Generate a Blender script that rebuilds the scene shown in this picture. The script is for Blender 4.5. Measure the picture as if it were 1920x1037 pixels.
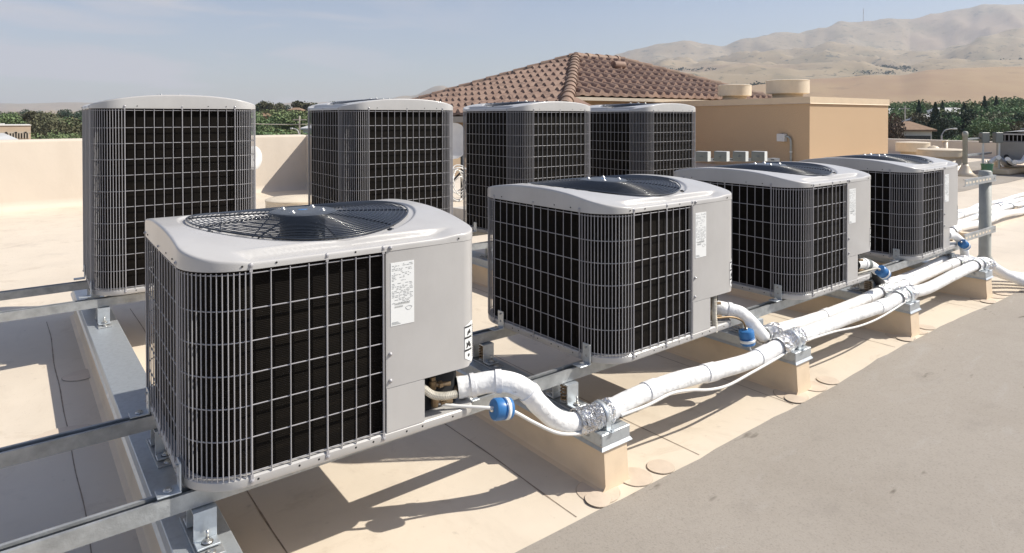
import bpy, math, random
from math import sin, cos, pi, radians as R_, sqrt, atan2, exp
from mathutils import Vector, Matrix, noise
random.seed(7)
for o in list(bpy.data.objects): bpy.data.objects.remove(o)
S = bpy.context.scene; C = S.collection

# ------------------------------------------------------------------ camera
CAM = Vector((-0.3242, -1.6248, 0.3659)); HEAD = 0.6591; F = 1219.72
cd = bpy.data.cameras.new('camera'); cam = bpy.data.objects.new('camera', cd); C.objects.link(cam); S.camera = cam
cam.location = CAM; cam.rotation_euler = (pi/2 - 0.0104, 0.0009, -HEAD)
cd.sensor_width = 36; cd.lens = 36*F/1920; cd.shift_y = -286.07/1920; cd.shift_x = 0
cd.clip_start = .05; cd.clip_end = 30000
RT = Vector((cos(HEAD), -sin(HEAD), 0)); FW = Vector((sin(HEAD), cos(HEAD), 0))
# ------------------------------------------------------------------ sun, sky, exposure
TOSUN = Vector((.87, -.58, 1.0)).normalized()
sl = bpy.data.lights.new('sun', 'SUN'); sl.energy = 4.5; sl.angle = R_(.53); sl.color = (1, .945, .85)
so = bpy.data.objects.new('sun', sl); C.objects.link(so); so.rotation_euler = TOSUN.to_track_quat('Z', 'Y').to_euler()
w = bpy.data.worlds.new('World'); S.world = w; w.use_nodes = True
nt = w.node_tree; nt.nodes.clear(); N = nt.nodes.new; L = nt.links.new
sky = N('ShaderNodeTexSky'); sky.sky_type = 'NISHITA'; sky.sun_disc = False
sky.sun_elevation = math.asin(TOSUN.z); sky.sun_rotation = atan2(TOSUN.x, TOSUN.y)
sky.air_density = 1.0; sky.dust_density = 1.2; sky.ozone_density = 1.2; sky.altitude = 50
hs = N('ShaderNodeHueSaturation'); hs.inputs['Saturation'].default_value = .98; hs.inputs['Hue'].default_value = .510; hs.inputs['Value'].default_value = .84; L(sky.outputs[0], hs.inputs['Color'])
tc = N('ShaderNodeTexCoord'); mp = N('ShaderNodeMapping'); mp.inputs['Scale'].default_value = (1.3, 1.3, 7.5); mp.inputs['Rotation'].default_value = (R_(4), R_(-4), 0); L(tc.outputs['Generated'], mp.inputs[0])
n1 = N('ShaderNodeTexNoise'); n1.inputs['Scale'].default_value = 2.7; n1.inputs['Detail'].default_value = 6; n1.inputs['Roughness'].default_value = .52; n1.inputs['Distortion'].default_value = .4; L(mp.outputs[0], n1.inputs['Vector'])
cr = N('ShaderNodeValToRGB'); cr.color_ramp.elements[0].position = .45; cr.color_ramp.elements[1].position = .60; L(n1.outputs['Fac'], cr.inputs[0])
# clouds gather to the west (left of the view), and thin out overhead
sep = N('ShaderNodeSeparateXYZ'); L(tc.outputs['Generated'], sep.inputs[0])
dt = N('ShaderNodeVectorMath'); dt.operation = 'DOT_PRODUCT'; L(tc.outputs['Generated'], dt.inputs[0])
lv = (FW*.45 - RT*.89); dt.inputs[1].default_value = lv
mr = N('ShaderNodeMapRange'); mr.inputs['From Min'].default_value = .40; mr.inputs['From Max'].default_value = .80; mr.inputs['To Max'].default_value = .9; L(dt.outputs['Value'], mr.inputs[0])
mz = N('ShaderNodeMapRange'); mz.inputs['From Min'].default_value = .01; mz.inputs['From Max'].default_value = .19; mz.inputs['To Min'].default_value = 1.0; mz.inputs['To Max'].default_value = .0; L(sep.outputs['Z'], mz.inputs[0])
m1 = N('ShaderNodeMath'); m1.operation = 'MULTIPLY'; L(cr.outputs[0], m1.inputs[0]); L(mr.outputs[0], m1.inputs[1])
mx0 = N('ShaderNodeMath'); mx0.operation = 'POWER'; L(mz.outputs[0], mx0.inputs[0]); mx0.inputs[1].default_value = 1.5
mx1 = N('ShaderNodeMath'); mx1.operation = 'MULTIPLY'; L(mx0.outputs[0], mx1.inputs[0]); mx1.inputs[1].default_value = .55
m2 = N('ShaderNodeMath'); m2.operation = 'MAXIMUM'; L(m1.outputs[0], m2.inputs[0]); L(mx1.outputs[0], m2.inputs[1])
mixc = N('ShaderNodeMix'); mixc.data_type = 'RGBA'; L(m2.outputs[0], mixc.inputs['Factor']); L(hs.outputs[0], mixc.inputs['A']); mixc.inputs['B'].default_value = (4.6, 4.45, 4.55, 1)
bg = N('ShaderNodeBackground'); bg.inputs['Strength'].default_value = .1; L(mixc.outputs['Result'], bg.inputs[0])
ow = N('ShaderNodeOutputWorld'); L(bg.outputs[0], ow.inputs[0])
S.view_settings.view_transform = 'Standard'; S.view_settings.look = 'None'; S.view_settings.exposure = .52; S.view_settings.gamma = 1
S.render.engine = 'CYCLES'; S.cycles.max_bounces = 8; S.cycles.volume_bounces = 1; S.cycles.volume_max_steps = 64

# ------------------------------------------------------------------ materials
def mat(name, col, rough=.5, metal=0, var=0, vscale=8, col2=None, bump=0, bscale=60, coat=0, spec=.5, detail=5, vlo=.35, vhi=.7, stretch=None, hook=None):
    m = bpy.data.materials.new(name); m.use_nodes = True; t = m.node_tree; b = t.nodes['Principled BSDF']
    b.inputs['Base Color'].default_value = (*col, 1); b.inputs['Roughness'].default_value = rough; b.inputs['Metallic'].default_value = metal
    b.inputs['Specular IOR Level'].default_value = spec
    if coat: b.inputs['Coat Weight'].default_value = coat; b.inputs['Coat Roughness'].default_value = .08
    tc = t.nodes.new('ShaderNodeTexCoord'); vec = tc.outputs['Object']
    if stretch:
        mp = t.nodes.new('ShaderNodeMapping'); mp.inputs['Scale'].default_value = stretch; t.links.new(vec, mp.inputs[0]); vec = mp.outputs[0]
    if var or col2:
        n = t.nodes.new('ShaderNodeTexNoise'); n.inputs['Scale'].default_value = vscale; n.inputs['Detail'].default_value = detail; n.inputs['Roughness'].default_value = .6; t.links.new(vec, n.inputs['Vector'])
        r = t.nodes.new('ShaderNodeValToRGB'); e = r.color_ramp.elements; e[0].position = vlo; e[1].position = vhi
        c2 = col2 or tuple(min(1, c*(1-var)) for c in col); c1 = col if col2 else tuple(min(1, c*(1+var)) for c in col)
        e[0].color = (*c1, 1); e[1].color = (*c2, 1); t.links.new(n.outputs['Fac'], r.inputs[0]); t.links.new(r.outputs[0], b.inputs['Base Color'])
    if bump:
        n = t.nodes.new('ShaderNodeTexNoise'); n.inputs['Scale'].default_value = bscale; n.inputs['Detail'].default_value = 4; t.links.new(vec, n.inputs['Vector'])
        bp = t.nodes.new('ShaderNodeBump'); bp.inputs['Strength'].default_value = bump; bp.inputs['Distance'].default_value = .02; t.links.new(n.outputs['Fac'], bp.inputs['Height']); t.links.new(bp.outputs[0], b.inputs['Normal'])
    if hook: hook(t, b, vec)
    return m
def tint(t, b, fac, col, mode='MIX'):
    """mix the present base colour with col by the socket fac"""
    mx = t.nodes.new('ShaderNodeMix'); mx.data_type = 'RGBA'; mx.blend_type = mode
    if b.inputs['Base Color'].links: t.links.new(b.inputs['Base Color'].links[0].from_socket, mx.inputs['A'])
    else: mx.inputs['A'].default_value = b.inputs['Base Color'].default_value[:]
    mx.inputs['B'].default_value = (*col, 1); t.links.new(fac, mx.inputs['Factor']); t.links.new(mx.outputs['Result'], b.inputs['Base Color'])
def noisefac(t, vec, scale, lo, hi, amt=1, detail=6, rough=.6, stretch=None, dist=0):
    if stretch:
        mp = t.nodes.new('ShaderNodeMapping'); mp.inputs['Scale'].default_value = stretch; t.links.new(vec, mp.inputs[0]); vec = mp.outputs[0]
    n = t.nodes.new('ShaderNodeTexNoise'); n.inputs['Scale'].default_value = scale; n.inputs['Detail'].default_value = detail; n.inputs['Roughness'].default_value = rough; n.inputs['Distortion'].default_value = dist
    t.links.new(vec, n.inputs['Vector']); m = t.nodes.new('ShaderNodeMapRange'); m.inputs['From Min'].default_value = lo; m.inputs['From Max'].default_value = hi; m.inputs['To Max'].default_value = amt
    t.links.new(n.outputs['Fac'], m.inputs[0]); return m.outputs[0]
def membrane_hook(t, b, vec):
    tint(t, b, noisefac(t, vec, 2.2, .56, .66, .42, 8, .75, (1, 1, 1), 1.5), (.50, .41, .31))
    tint(t, b, noisefac(t, vec, 24, .70, .76, .55, 4, .6), (.38, .31, .24))
    tint(t, b, noisefac(t, vec, .8, .5, .75, .30), (.46, .38, .29))
    tint(t, b, noisefac(t, vec, 5, .56, .74, .28, 8, .7, (1, .35, 1)), (.46, .38, .29))
    tint(t, b, noisefac(t, vec, 45, .62, .8, .35, 4), (.50, .42, .33))
    tint(t, b, noisefac(t, vec, 3.1, .60, .74, .30), (.36, .31, .26))
    tint(t, b, noisefac(t, vec, 14, .68, .78, .45, 3), (.34, .29, .23))
def grey_hook(t, b, vec):
    tint(t, b, noisefac(t, vec, 34, .50, .62, .12, 4, .7), (.20, .18, .155))
    tint(t, b, noisefac(t, vec, 1.6, .52, .70, .38, 5, .55), (.25, .215, .175))
    tint(t, b, noisefac(t, vec, 1.1, .55, .75, .30, 4, .5, (1, 1, 1), .8), (.42, .385, .335))
    tint(t, b, noisefac(t, vec, 9, .62, .70, .35, 6, .7, (.6, 2.2, 1), 2.0), (.44, .42, .39))
    tint(t, b, noisefac(t, vec, .7, .45, .75, .55), (.255, .225, .19))
    tint(t, b, noisefac(t, vec, 2.2, .62, .78, .5, 4, .5, (1, 1.6, 1)), (.17, .15, .135))
    tint(t, b, noisefac(t, vec, 11, .68, .76, .8, 3, .5, (.5, 1.4, 1)), (.12, .10, .08))
    tint(t, b, noisefac(t, vec, 1.3, .60, .72, .25, 6, .6, (1, 3, 1), 1.2), (.42, .40, .38))
    tint(t, b, noisefac(t, vec, 120, .52, .72, .38, 3, .6), (.17, .15, .13))
def fin_hook(t, b, vec):
    w = t.nodes.new('ShaderNodeTexWave'); w.bands_direction = 'Z'; w.inputs['Scale'].default_value = 70; w.inputs['Distortion'].default_value = .15; w.inputs['Detail'].default_value = 2; t.links.new(vec, w.inputs['Vector'])
    bp = t.nodes.new('ShaderNodeBump'); bp.inputs['Strength'].default_value = .35; bp.inputs['Distance'].default_value = .003; t.links.new(w.outputs['Fac'], bp.inputs['Height']); t.links.new(bp.outputs[0], b.inputs['Normal'])
    tint(t, b, noisefac(t, vec, 6, .5, .8, .6, 6, .6, (1, 1, 6)), (.017, .013, .009))
    tint(t, b, noisefac(t, vec, 180, .76, .8, .5, 2), (.06, .05, .04))
def galv_hook(t, b, vec):
    tint(t, b, noisefac(t, vec, 60, .45, .65, .35, 3, .5), (.42, .45, .47))
    tint(t, b, noisefac(t, vec, 5, .6, .8, .35, 6, .7), (.34, .31, .26))
    tint(t, b, noisefac(t, vec, 20, .70, .74, .7, 3, .5, (1, .25, 1)), (.75, .75, .76))
def pipe_hook(t, b, vec):
    tint(t, b, noisefac(t, vec, 7, .54, .74, .5, 6, .65), (.60, .60, .59))
    tint(t, b, noisefac(t, vec, 26, .67, .74, .7, 5, .6), (.24, .23, .22))
M = {}
M['paint'] = mat('grey_paint', (.48, .468, .453), .36, coat=.25, var=.04, vscale=5, bump=.02, bscale=260, hook=lambda t, b, v: tint(t, b, noisefac(t, v, 4, .50, .78, .42, 6, .65, (1, 1, .3)), (.37, .35, .33)))
M['wire'] = mat('wire_coating', (.355, .348, .36), .32, coat=.2)
M['fins'] = mat('black_fins', (.0062, .0048, .0036), .7, hook=fin_hook, spec=.1)
M['inside'] = mat('dark_inside', (.015, .015, .016), .8)
M['guard'] = mat('blue_black_wire', (.018, .023, .032), .28, coat=.3)
M['hub'] = mat('hub_grey', (.095, .105, .118), .4, metal=.3, var=.12, vscale=14)
M['motor'] = mat('motor_black', (.022, .027, .034), .35)
M['shroud'] = mat('shroud_paint', (.45, .45, .46), .4)
M['blade'] = mat('blade_metal', (.30, .31, .33), .35, metal=.7, var=.15, vscale=9)
M['galv'] = mat('galvanised_steel', (.56, .60, .63), .42, metal=.62, bump=.05, bscale=40, hook=galv_hook)
M['zinc'] = mat('dull_zinc', (.40, .41, .41), .5, metal=.55, var=.2, vscale=20, bump=.08, bscale=120)
M['steel'] = mat('bright_bolt', (.62, .61, .58), .3, metal=.9)
M['rust'] = mat('rusty_spring', (.30, .22, .14), .6, metal=.5, var=.3, vscale=40)
M['rubber'] = mat('black_rubber', (.02, .02, .02), .6)
M['membrane'] = mat('roof_membrane', (.675, .59, .478), .55, var=.05, vscale=1.7, bump=.35, bscale=3.5, hook=membrane_hook, spec=.3)
M['seam'] = mat('seam_dirt', (.27, .21, .16), .8, var=.35, vscale=30)
M['patch'] = mat('membrane_patch', (.61, .51, .405), .5, var=.08, vscale=10, bump=.1, bscale=20)
M['kerbmem'] = mat('sleeper_membrane', (.77, .615, .44), .5, var=.06, vscale=3, bump=.3, bscale=5, hook=lambda t, b, v: tint(t, b, noisefac(t, v, 6, .55, .8, .35), (.55, .42, .29)))
M['grey'] = mat('grey_walkway', (.345, .31, .268), .85, bump=.10, bscale=170, hook=grey_hook, spec=.25)
M['parapet'] = mat('parapet_coating', (.62, .54, .445), .7, var=.04, vscale=.8, bump=.15, bscale=6, hook=lambda t, b, v: tint(t, b, noisefac(t, v, 1.6, .50, .78, .42, 6, .65, (1, 1, .25)), (.47, .39, .30)))
M['stucco'] = mat('stucco', (.54, .38, .235), .9, var=.07, vscale=60, bump=.6, bscale=70, hook=lambda t, b, v: tint(t, b, noisefac(t, v, .9, .5, .8, .25, 5, .6), (.46, .33, .21)))
M['coping'] = mat('coping_metal', (.66, .52, .36), .5, var=.04, vscale=4)
M['cream'] = mat('cream_vent_paint', (.68, .58, .44), .45, var=.06, vscale=5, bump=.08, bscale=30)
M['fascia'] = mat('fascia_paint', (.50, .43, .34), .6, var=.05, vscale=3)
M['tile'] = mat('clay_tile', (.235, .148, .11), .75, hook=lambda t, b, v: (tint(t, b, noisefac(t, v, 2.6, .42, .58, .8, 2, .4), (.30, .20, .15)), tint(t, b, noisefac(t, v, 5, .56, .64, .7, 2, .4), (.135, .085, .065)), tint(t, b, noisefac(t, v, 9, .62, .7, .5, 5, .7), (.30, .23, .17))), bump=.3, bscale=30)
M['ridge'] = mat('ridge_tile_clay', (.245, .16, .115), .75, var=.22, vscale=3.2, detail=2, hook=lambda t, b, v: tint(t, b, noisefac(t, v, 6, .5, .7, .55, 4, .7), (.36, .28, .19)))
M['insul'] = mat('white_insulation', (.86, .86, .85), .55, bump=.45, bscale=22, hook=pipe_hook)
M['tape'] = mat('white_tape', (.84, .84, .84), .4, var=.05, vscale=20, bump=.2, bscale=50)
M['foil'] = mat('crumpled_foil', (.90, .89, .87), .2, metal=.9, bump=1.0, bscale=70, var=.15, vscale=30)
M['brass'] = mat('dull_brass', (.24, .17, .10), .45, metal=.7, var=.35, vscale=30)
M['foam'] = mat('black_foam', (.02, .02, .02), .9)
M['blue'] = mat('blue_paint', (.035, .17, .42), .35, var=.12, vscale=20, hook=lambda t, b, v: tint(t, b, noisefac(t, v, 30, .66, .7, .8, 3), (.6, .65, .7)))
M['label'] = mat('white_label', (.78, .79, .78), .4)
M['ink'] = mat('label_ink', (.30, .31, .31), .5)
M['ink_dark'] = mat('label_black_ink', (.03, .03, .03), .5)
M['plastic'] = mat('dull_white_plastic', (.52, .49, .42), .6, var=.2, vscale=30)
M['cable'] = mat('white_cable', (.72, .71, .68), .5)
M['elec'] = mat('grey_enclosure_shaded', (.15, .165, .16), .5, var=.06, vscale=8)  # enclosure grey with the shade of the disconnect box fronts put into the colour
M['elecl'] = mat('grey_enclosure_sunlit', (.60, .62, .61), .5)  # same enclosure grey, made paler for the sunlit sides of the boxes
M['post'] = mat('painted_post', (.34, .35, .32), .55, var=.12, vscale=9, bump=.05, bscale=60)
M['dish'] = mat('dish_paint', (.62, .62, .61), .5, var=.12, vscale=3)
M['dark'] = mat('dark_opening', (.015, .014, .013), .8)
M['green'] = mat('green_plastic', (.06, .17, .10), .5, var=.1, vscale=6)
M['concrete'] = mat('pale_concrete', (.52, .48, .42), .85, var=.12, vscale=5)
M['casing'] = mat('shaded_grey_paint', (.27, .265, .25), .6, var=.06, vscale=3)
M['lamp'] = mat('galvanised_pole', (.45, .46, .46), .5, metal=.3)
M['roofgrey'] = mat('grey_shingle', (.22, .20, .19), .9, var=.12, vscale=2)
M['roofwhite'] = mat('pale_roof', (.50, .50, .50), .8, var=.1, vscale=1)
M['roofbrown'] = mat('brown_shingle', (.26, .17, .11), .9, var=.15, vscale=2)
M['wallbeige'] = mat('beige_wall', (.52, .41, .30), .85, var=.05, vscale=1)
M['wallwhite'] = mat('white_wall', (.66, .64, .60), .85, var=.05, vscale=1)
M['glass'] = mat('window_glass', (.03, .035, .04), .1)
M['trunk'] = mat('bark', (.10, .075, .055), .9, var=.3, vscale=3)

# ------------------------------------------------------------------ mesh builder
class MB:
    def __init__(s): s.v = []; s.f = []; s.sm = []; s.mi = []; s.m = 0
    def add(s, v, f, smooth=False):
        n = len(s.v); s.v += [tuple(p) for p in v]
        for q in f: s.f.append(tuple(i+n for i in q)); s.sm.append(smooth); s.mi.append(s.m)
        return s
    def box(s, x0, x1, y0, y1, z0, z1, mtx=None, bev=0):
        if bev > 0:
            b = bev; xs = (x0, x0+b, x1-b, x1)
            prof = [(x0+b, y0), (x1-b, y0), (x1, y0+b), (x1, y1-b), (x1-b, y1), (x0+b, y1), (x0, y1-b), (x0, y0+b)]
            ins = [(min(max(x, x0+b), x1-b), min(max(y, y0+b), y1-b)) for x, y in prof]
            v = [(x, y, z) for z in (z0+b, z1-b) for x, y in prof]
            k = b*.999
            top = [((x-(x0+x1)/2)*(1-2*b/(x1-x0))+(x0+x1)/2, (y-(y0+y1)/2)*(1-2*b/(y1-y0))+(y0+y1)/2) for x, y in prof]
            v = [(x, y, z0) for x, y in top]+v+[(x, y, z1) for x, y in top]
            f = [tuple(range(7, -1, -1)), tuple(range(24, 32))]
            for r in range(3):
                for i in range(8): j = (i+1) % 8; f.append((r*8+i, r*8+j, r*8+8+j, r*8+8+i))
        else:
            v = [(x, y, z) for z in (z0, z1) for x, y in ((x0, y0), (x1, y0), (x1, y1), (x0, y1))]
            f = [(3, 2, 1, 0), (4, 5, 6, 7), (0, 1, 5, 4), (1, 2, 6, 5), (2, 3, 7, 6), (3, 0, 4, 7)]
        if mtx: v = [mtx @ Vector(p) for p in v]
        return s.add(v, f)
    def prism(s, poly, z0, z1, smooth=False, mtx=None):
        n = len(poly); v = [(x, y, z0) for x, y in poly]+[(x, y, z1) for x, y in poly]
        f = [(i, (i+1) % n, n+(i+1) % n, n+i) for i in range(n)]
        if mtx: v = [mtx @ Vector(p) for p in v]
        k = len(s.v); s.add(v, f, smooth); s.add([v[i] for i in range(n)], [tuple(range(n-1, -1, -1))]); s.add([v[n+i] for i in range(n)], [tuple(range(n))]); return s
    def tube(s, pts, r, n=8, cap=True, closed=False, smooth=True, jit=0, up=None):
        P = [Vector(p) for p in pts]; m = len(P); rr = r if isinstance(r, (list, tuple)) else [r]*m
        v = []; prev = None
        for i, p in enumerate(P):
            if closed: d = P[(i+1) % m]-P[i-1]
            else: d = P[min(i+1, m-1)]-P[max(i-1, 0)]
            if d.length < 1e-9: d = Vector((0, 0, 1))
            d.normalize()
            if prev is None:
                a = Vector((0, 0, 1)) if abs(d.z) < .9 else Vector((1, 0, 0))
                if up: a = Vector(up)
            else: a = prev
            u = (a-d*a.dot(d)); u.normalize(); prev = u; w_ = d.cross(u)
            for k in range(n):
                t = 2*pi*k/n; q = rr[i]*(1+(random.uniform(-jit, jit) if jit else 0)); v.append(p+u*cos(t)*q+w_*sin(t)*q)
        f = []
        for i in range(m if closed else m-1):
            for k in range(n):
                a = i*n+k; b = i*n+(k+1) % n; j = ((i+1) % m)*n
                f.append((a, b, j+(k+1) % n, j+k))
        s.add(v, f, smooth)
        if cap and not closed:
            s.add(v[:n], [tuple(range(n-1, -1, -1))]); s.add(v[-n:], [tuple(range(n))])
        return s
    def lathe(s, prof, n=24, c=(0, 0, 0), smooth=True, mtx=None):
        v = []; f = []
        for r, z in prof:
            for k in range(n): t = 2*pi*k/n; v.append((c[0]+r*cos(t), c[1]+r*sin(t), c[2]+z))
        for i in range(len(prof)-1):
            for k in range(n): f.append((i*n+k, i*n+(k+1) % n, (i+1)*n+(k+1) % n, (i+1)*n+k))
        if prof[0][0] > 1e-6: f.append(tuple(range(n-1, -1, -1)))
        if prof[-1][0] > 1e-6: f.append(tuple(range((len(prof)-1)*n, len(prof)*n)))
        if mtx: v = [mtx @ Vector(p) for p in v]
        return s.add(v, f, smooth)
    def mesh(s, name, mats):
        me = bpy.data.meshes.new(name); me.from_pydata(s.v, [], s.f)
        for m in (mats if isinstance(mats, (list, tuple)) else [mats]): me.materials.append(m)
        me.polygons.foreach_set('use_smooth', s.sm); me.polygons.foreach_set('material_index', s.mi); me.update(); return me
    def build(s, name, mats, parent=None, sharp=None):
        o = bpy.data.objects.new(name, s.mesh(name, mats)); C.objects.link(o)
        if parent: o.parent = parent
        if sharp: o.data.set_sharp_from_angle(angle=R_(sharp))
        return o
def tag(o, label, cat, group=None, kind=None):
    if label: o['label'] = label
    if cat: o['category'] = cat
    if group: o['group'] = group
    if kind: o['kind'] = kind
    return o
def struct(o, kind='structure'): o['kind'] = kind; return o
def thing(name, label, cat, loc=(0, 0, 0), rz=0, group=None, sc=(1, 1, 1)):
    o = bpy.data.objects.new(name, None); C.objects.link(o); o.empty_display_size = .1
    o.location = loc; o.rotation_euler = (0, 0, rz); o.scale = sc; return tag(o, label, cat, group)
def dup(root, loc, rz=0, label=None, sc=(1, 1, 1)):
    def cp(o, par):
        c = o.copy(); C.objects.link(c)
        if par: c.parent = par
        for ch in kids.get(o, []): cp(ch, c)
        return c
    kids = {}
    for o in root.children_recursive: kids.setdefault(o.parent, []).append(o)
    c = cp(root, None); c.location = loc; c.rotation_euler = (0, 0, rz); c.scale = sc
    if label: c['label'] = label
    return c
def smooth_path(pts, k=6):
    P = [Vector(p) for p in pts]; out = []
    for i in range(len(P)-1):
        a = P[max(i-1, 0)]; b = P[i]; c = P[i+1]; d = P[min(i+2, len(P)-1)]
        for j in range(k):
            t = j/k; out.append(.5*((2*b)+(c-a)*t+(2*a-5*b+4*c-d)*t*t+(3*b-a-3*c+d)*t**3))
    out.append(P[-1]); return out

# ------------------------------------------------------------------ roof deck, walkway, seams
ZG = -.845; ZC = -.66
b = MB(); b.box(-9, 25, -7, 9.6, -9.5, ZG); struct(b.build('roof_deck', M['membrane']))
def wob(x): return -.215+.018*noise.noise(Vector((x*1.1, 3, 0)))+.03*exp(-((x-3.6)/.8)**2)+.01*noise.noise(Vector((x*6, 1, 0)))
b = MB(); xs = [-4+i*.1 for i in range(250)]
v = [(x, wob(x), ZG+.004) for x in xs]+[(x, -6.9, ZG+.004) for x in xs]; n = len(xs)
b.add(v, [(n+i, n+i+1, i+1, i) for i in range(n-1)]); struct(b.build('grey_walkway', M['grey']))
b = MB(); v = [(x, 2.25+.02*sin(x*3), ZG+.004) for x in xs if x > 8]+[(x, 4.6, ZG+.004) for x in xs if x > 8]; n = len(v)//2
b.add(v, [(i, i+1, n+i+1, n+i) for i in range(n-1)]); struct(b.build('far_grey_walkway', M['grey']))
def seam(x, y0, y1, k, w_=.0026):
    b = MB(); pts = []; y = y0
    while y <= y1: pts.append((x+.008*noise.noise(Vector((k, y*2, 0))), y)); y += .05
    ww = [w_*(.6+.9*abs(noise.noise(Vector((k, y_*9, 4))))) for _, y_ in pts]
    v = [(p[0]-q, p[1], ZG+.0009) for p, q in zip(pts, ww)]+[(p[0]+q, p[1], ZG+.0009) for p, q in zip(pts, ww)]; n = len(pts)
    b.add(v, [(i, n+i, n+i+1, i+1) for i in range(n-1)]); return b
for i, x in enumerate((-.15, .28, 1.03, 1.62, 2.28, 3.35, 4.5)):
    tag(seam(x, wob(x)+.02, 3.12 if i < 2 else 2.9, i*3.3).build('membrane_seam', M['seam']), ['dark lap seam running left of the nearest sleeper', 'dark lap seam under the nearest unit, just right of its sleeper', 'dark lap seam running just left of the second sleeper', 'dark lap seam under the second unit, right of the second sleeper', 'dark lap seam just left of the third sleeper', 'dark lap seam just left of the fourth sleeper', 'dark lap seam just left of the fifth sleeper'][i], 'seam', 'lap seams in the roof membrane')
b = MB()
v = []; xs = [-3+i*.15 for i in range(36)]
for x in xs: yy = 1.33+.02*noise.noise(Vector((x*2, 0, 0))); v += [(x, yy, ZG+.0012), (x, yy+.006, ZG+.0012)]
b.add(v, [(2*i, 2*i+2, 2*i+3, 2*i+1) for i in range(len(xs)-1)])
tag(b.build('membrane_seam', M['seam']), 'dark crosswise lap seam at left behind the nearest unit', 'seam', 'lap seams in the roof membrane')
# round patches at the sleeper ends
def patch(x, y, r, z, sx=1, seed=0):
    b = MB(); n = 28; pts = [(x+sx*r*(1+.09*noise.noise(Vector((cos(t)*1.2, sin(t)*1.2, seed))))*cos(t), y+r*(1+.09*noise.noise(Vector((cos(t)*1.2, sin(t)*1.2, seed+9))))*sin(t)) for t in [2*pi*i/n for i in range(n)]]
    c = (sum(p[0] for p in pts)/n, sum(p[1] for p in pts)/n)
    o = [(c[0]+(p[0]-c[0])*1.035, c[1]+(p[1]-c[1])*1.035) for p in pts]
    b.m = 0; b.add([(*p, z) for p in pts]+[(c[0], c[1], z)], [(i, (i+1) % n, n) for i in range(n)])
    b.m = 1; b.add([(*p, z) for p in pts]+[(*p, z-.0012) for p in o], [(i, n+i, n+(i+1) % n, (i+1) % n) for i in range(n)])
    return b
M['patchedge'] = mat('patch_edge_dirt', (.42, .345, .26), .8, var=.5, vscale=14)
KX = [-.025, 1.18, 2.37, 3.565, 4.765]; KW = .132; KY0 = -.155
names5 = ['first', 'second', 'third', 'fourth', 'fifth']
for i in range(1, 5):
    x = KX[i]
    for j, (dx, dy, r, ww) in enumerate([(-.005, -.0, .075, 'left corner'), (.155, -.005, .062, 'right corner'), (.27, -.03, .05, 'far right'), (-.04, -.13, .055, 'front left')]):
        yy = max(KY0+dy, wob(x+dx)+r*1.05+.0)
        if j == 3: r = .045; yy = wob(x+dx)+r*1.05
        tag(patch(x+dx, yy-.002*j, r*.92, ZG+.0022+.0012*j, 1.0, i*5+j).build('membrane_patch', [M['patch'], M['patchedge']]), 'round tan membrane patch at the %s of the %s sleeper end' % (ww, names5[i]), 'patch', 'round membrane patches at the sleeper ends')
tag(patch(-.17, 1.35, .09, ZG+.0055, 1.2, 77).build('membrane_patch', [M['patch'], M['patchedge']]), 'round patch over the seam left of the nearest sleeper', 'patch', 'round membrane patches at the sleeper ends')
tag(patch(-.05, 2.02, .07, ZG+.003, 1.2, 79).build('membrane_patch', [M['patch'], M['patchedge']]), 'round patch under the back steel rail beside the nearest sleeper', 'patch', 'round membrane patches at the sleeper ends')

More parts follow.
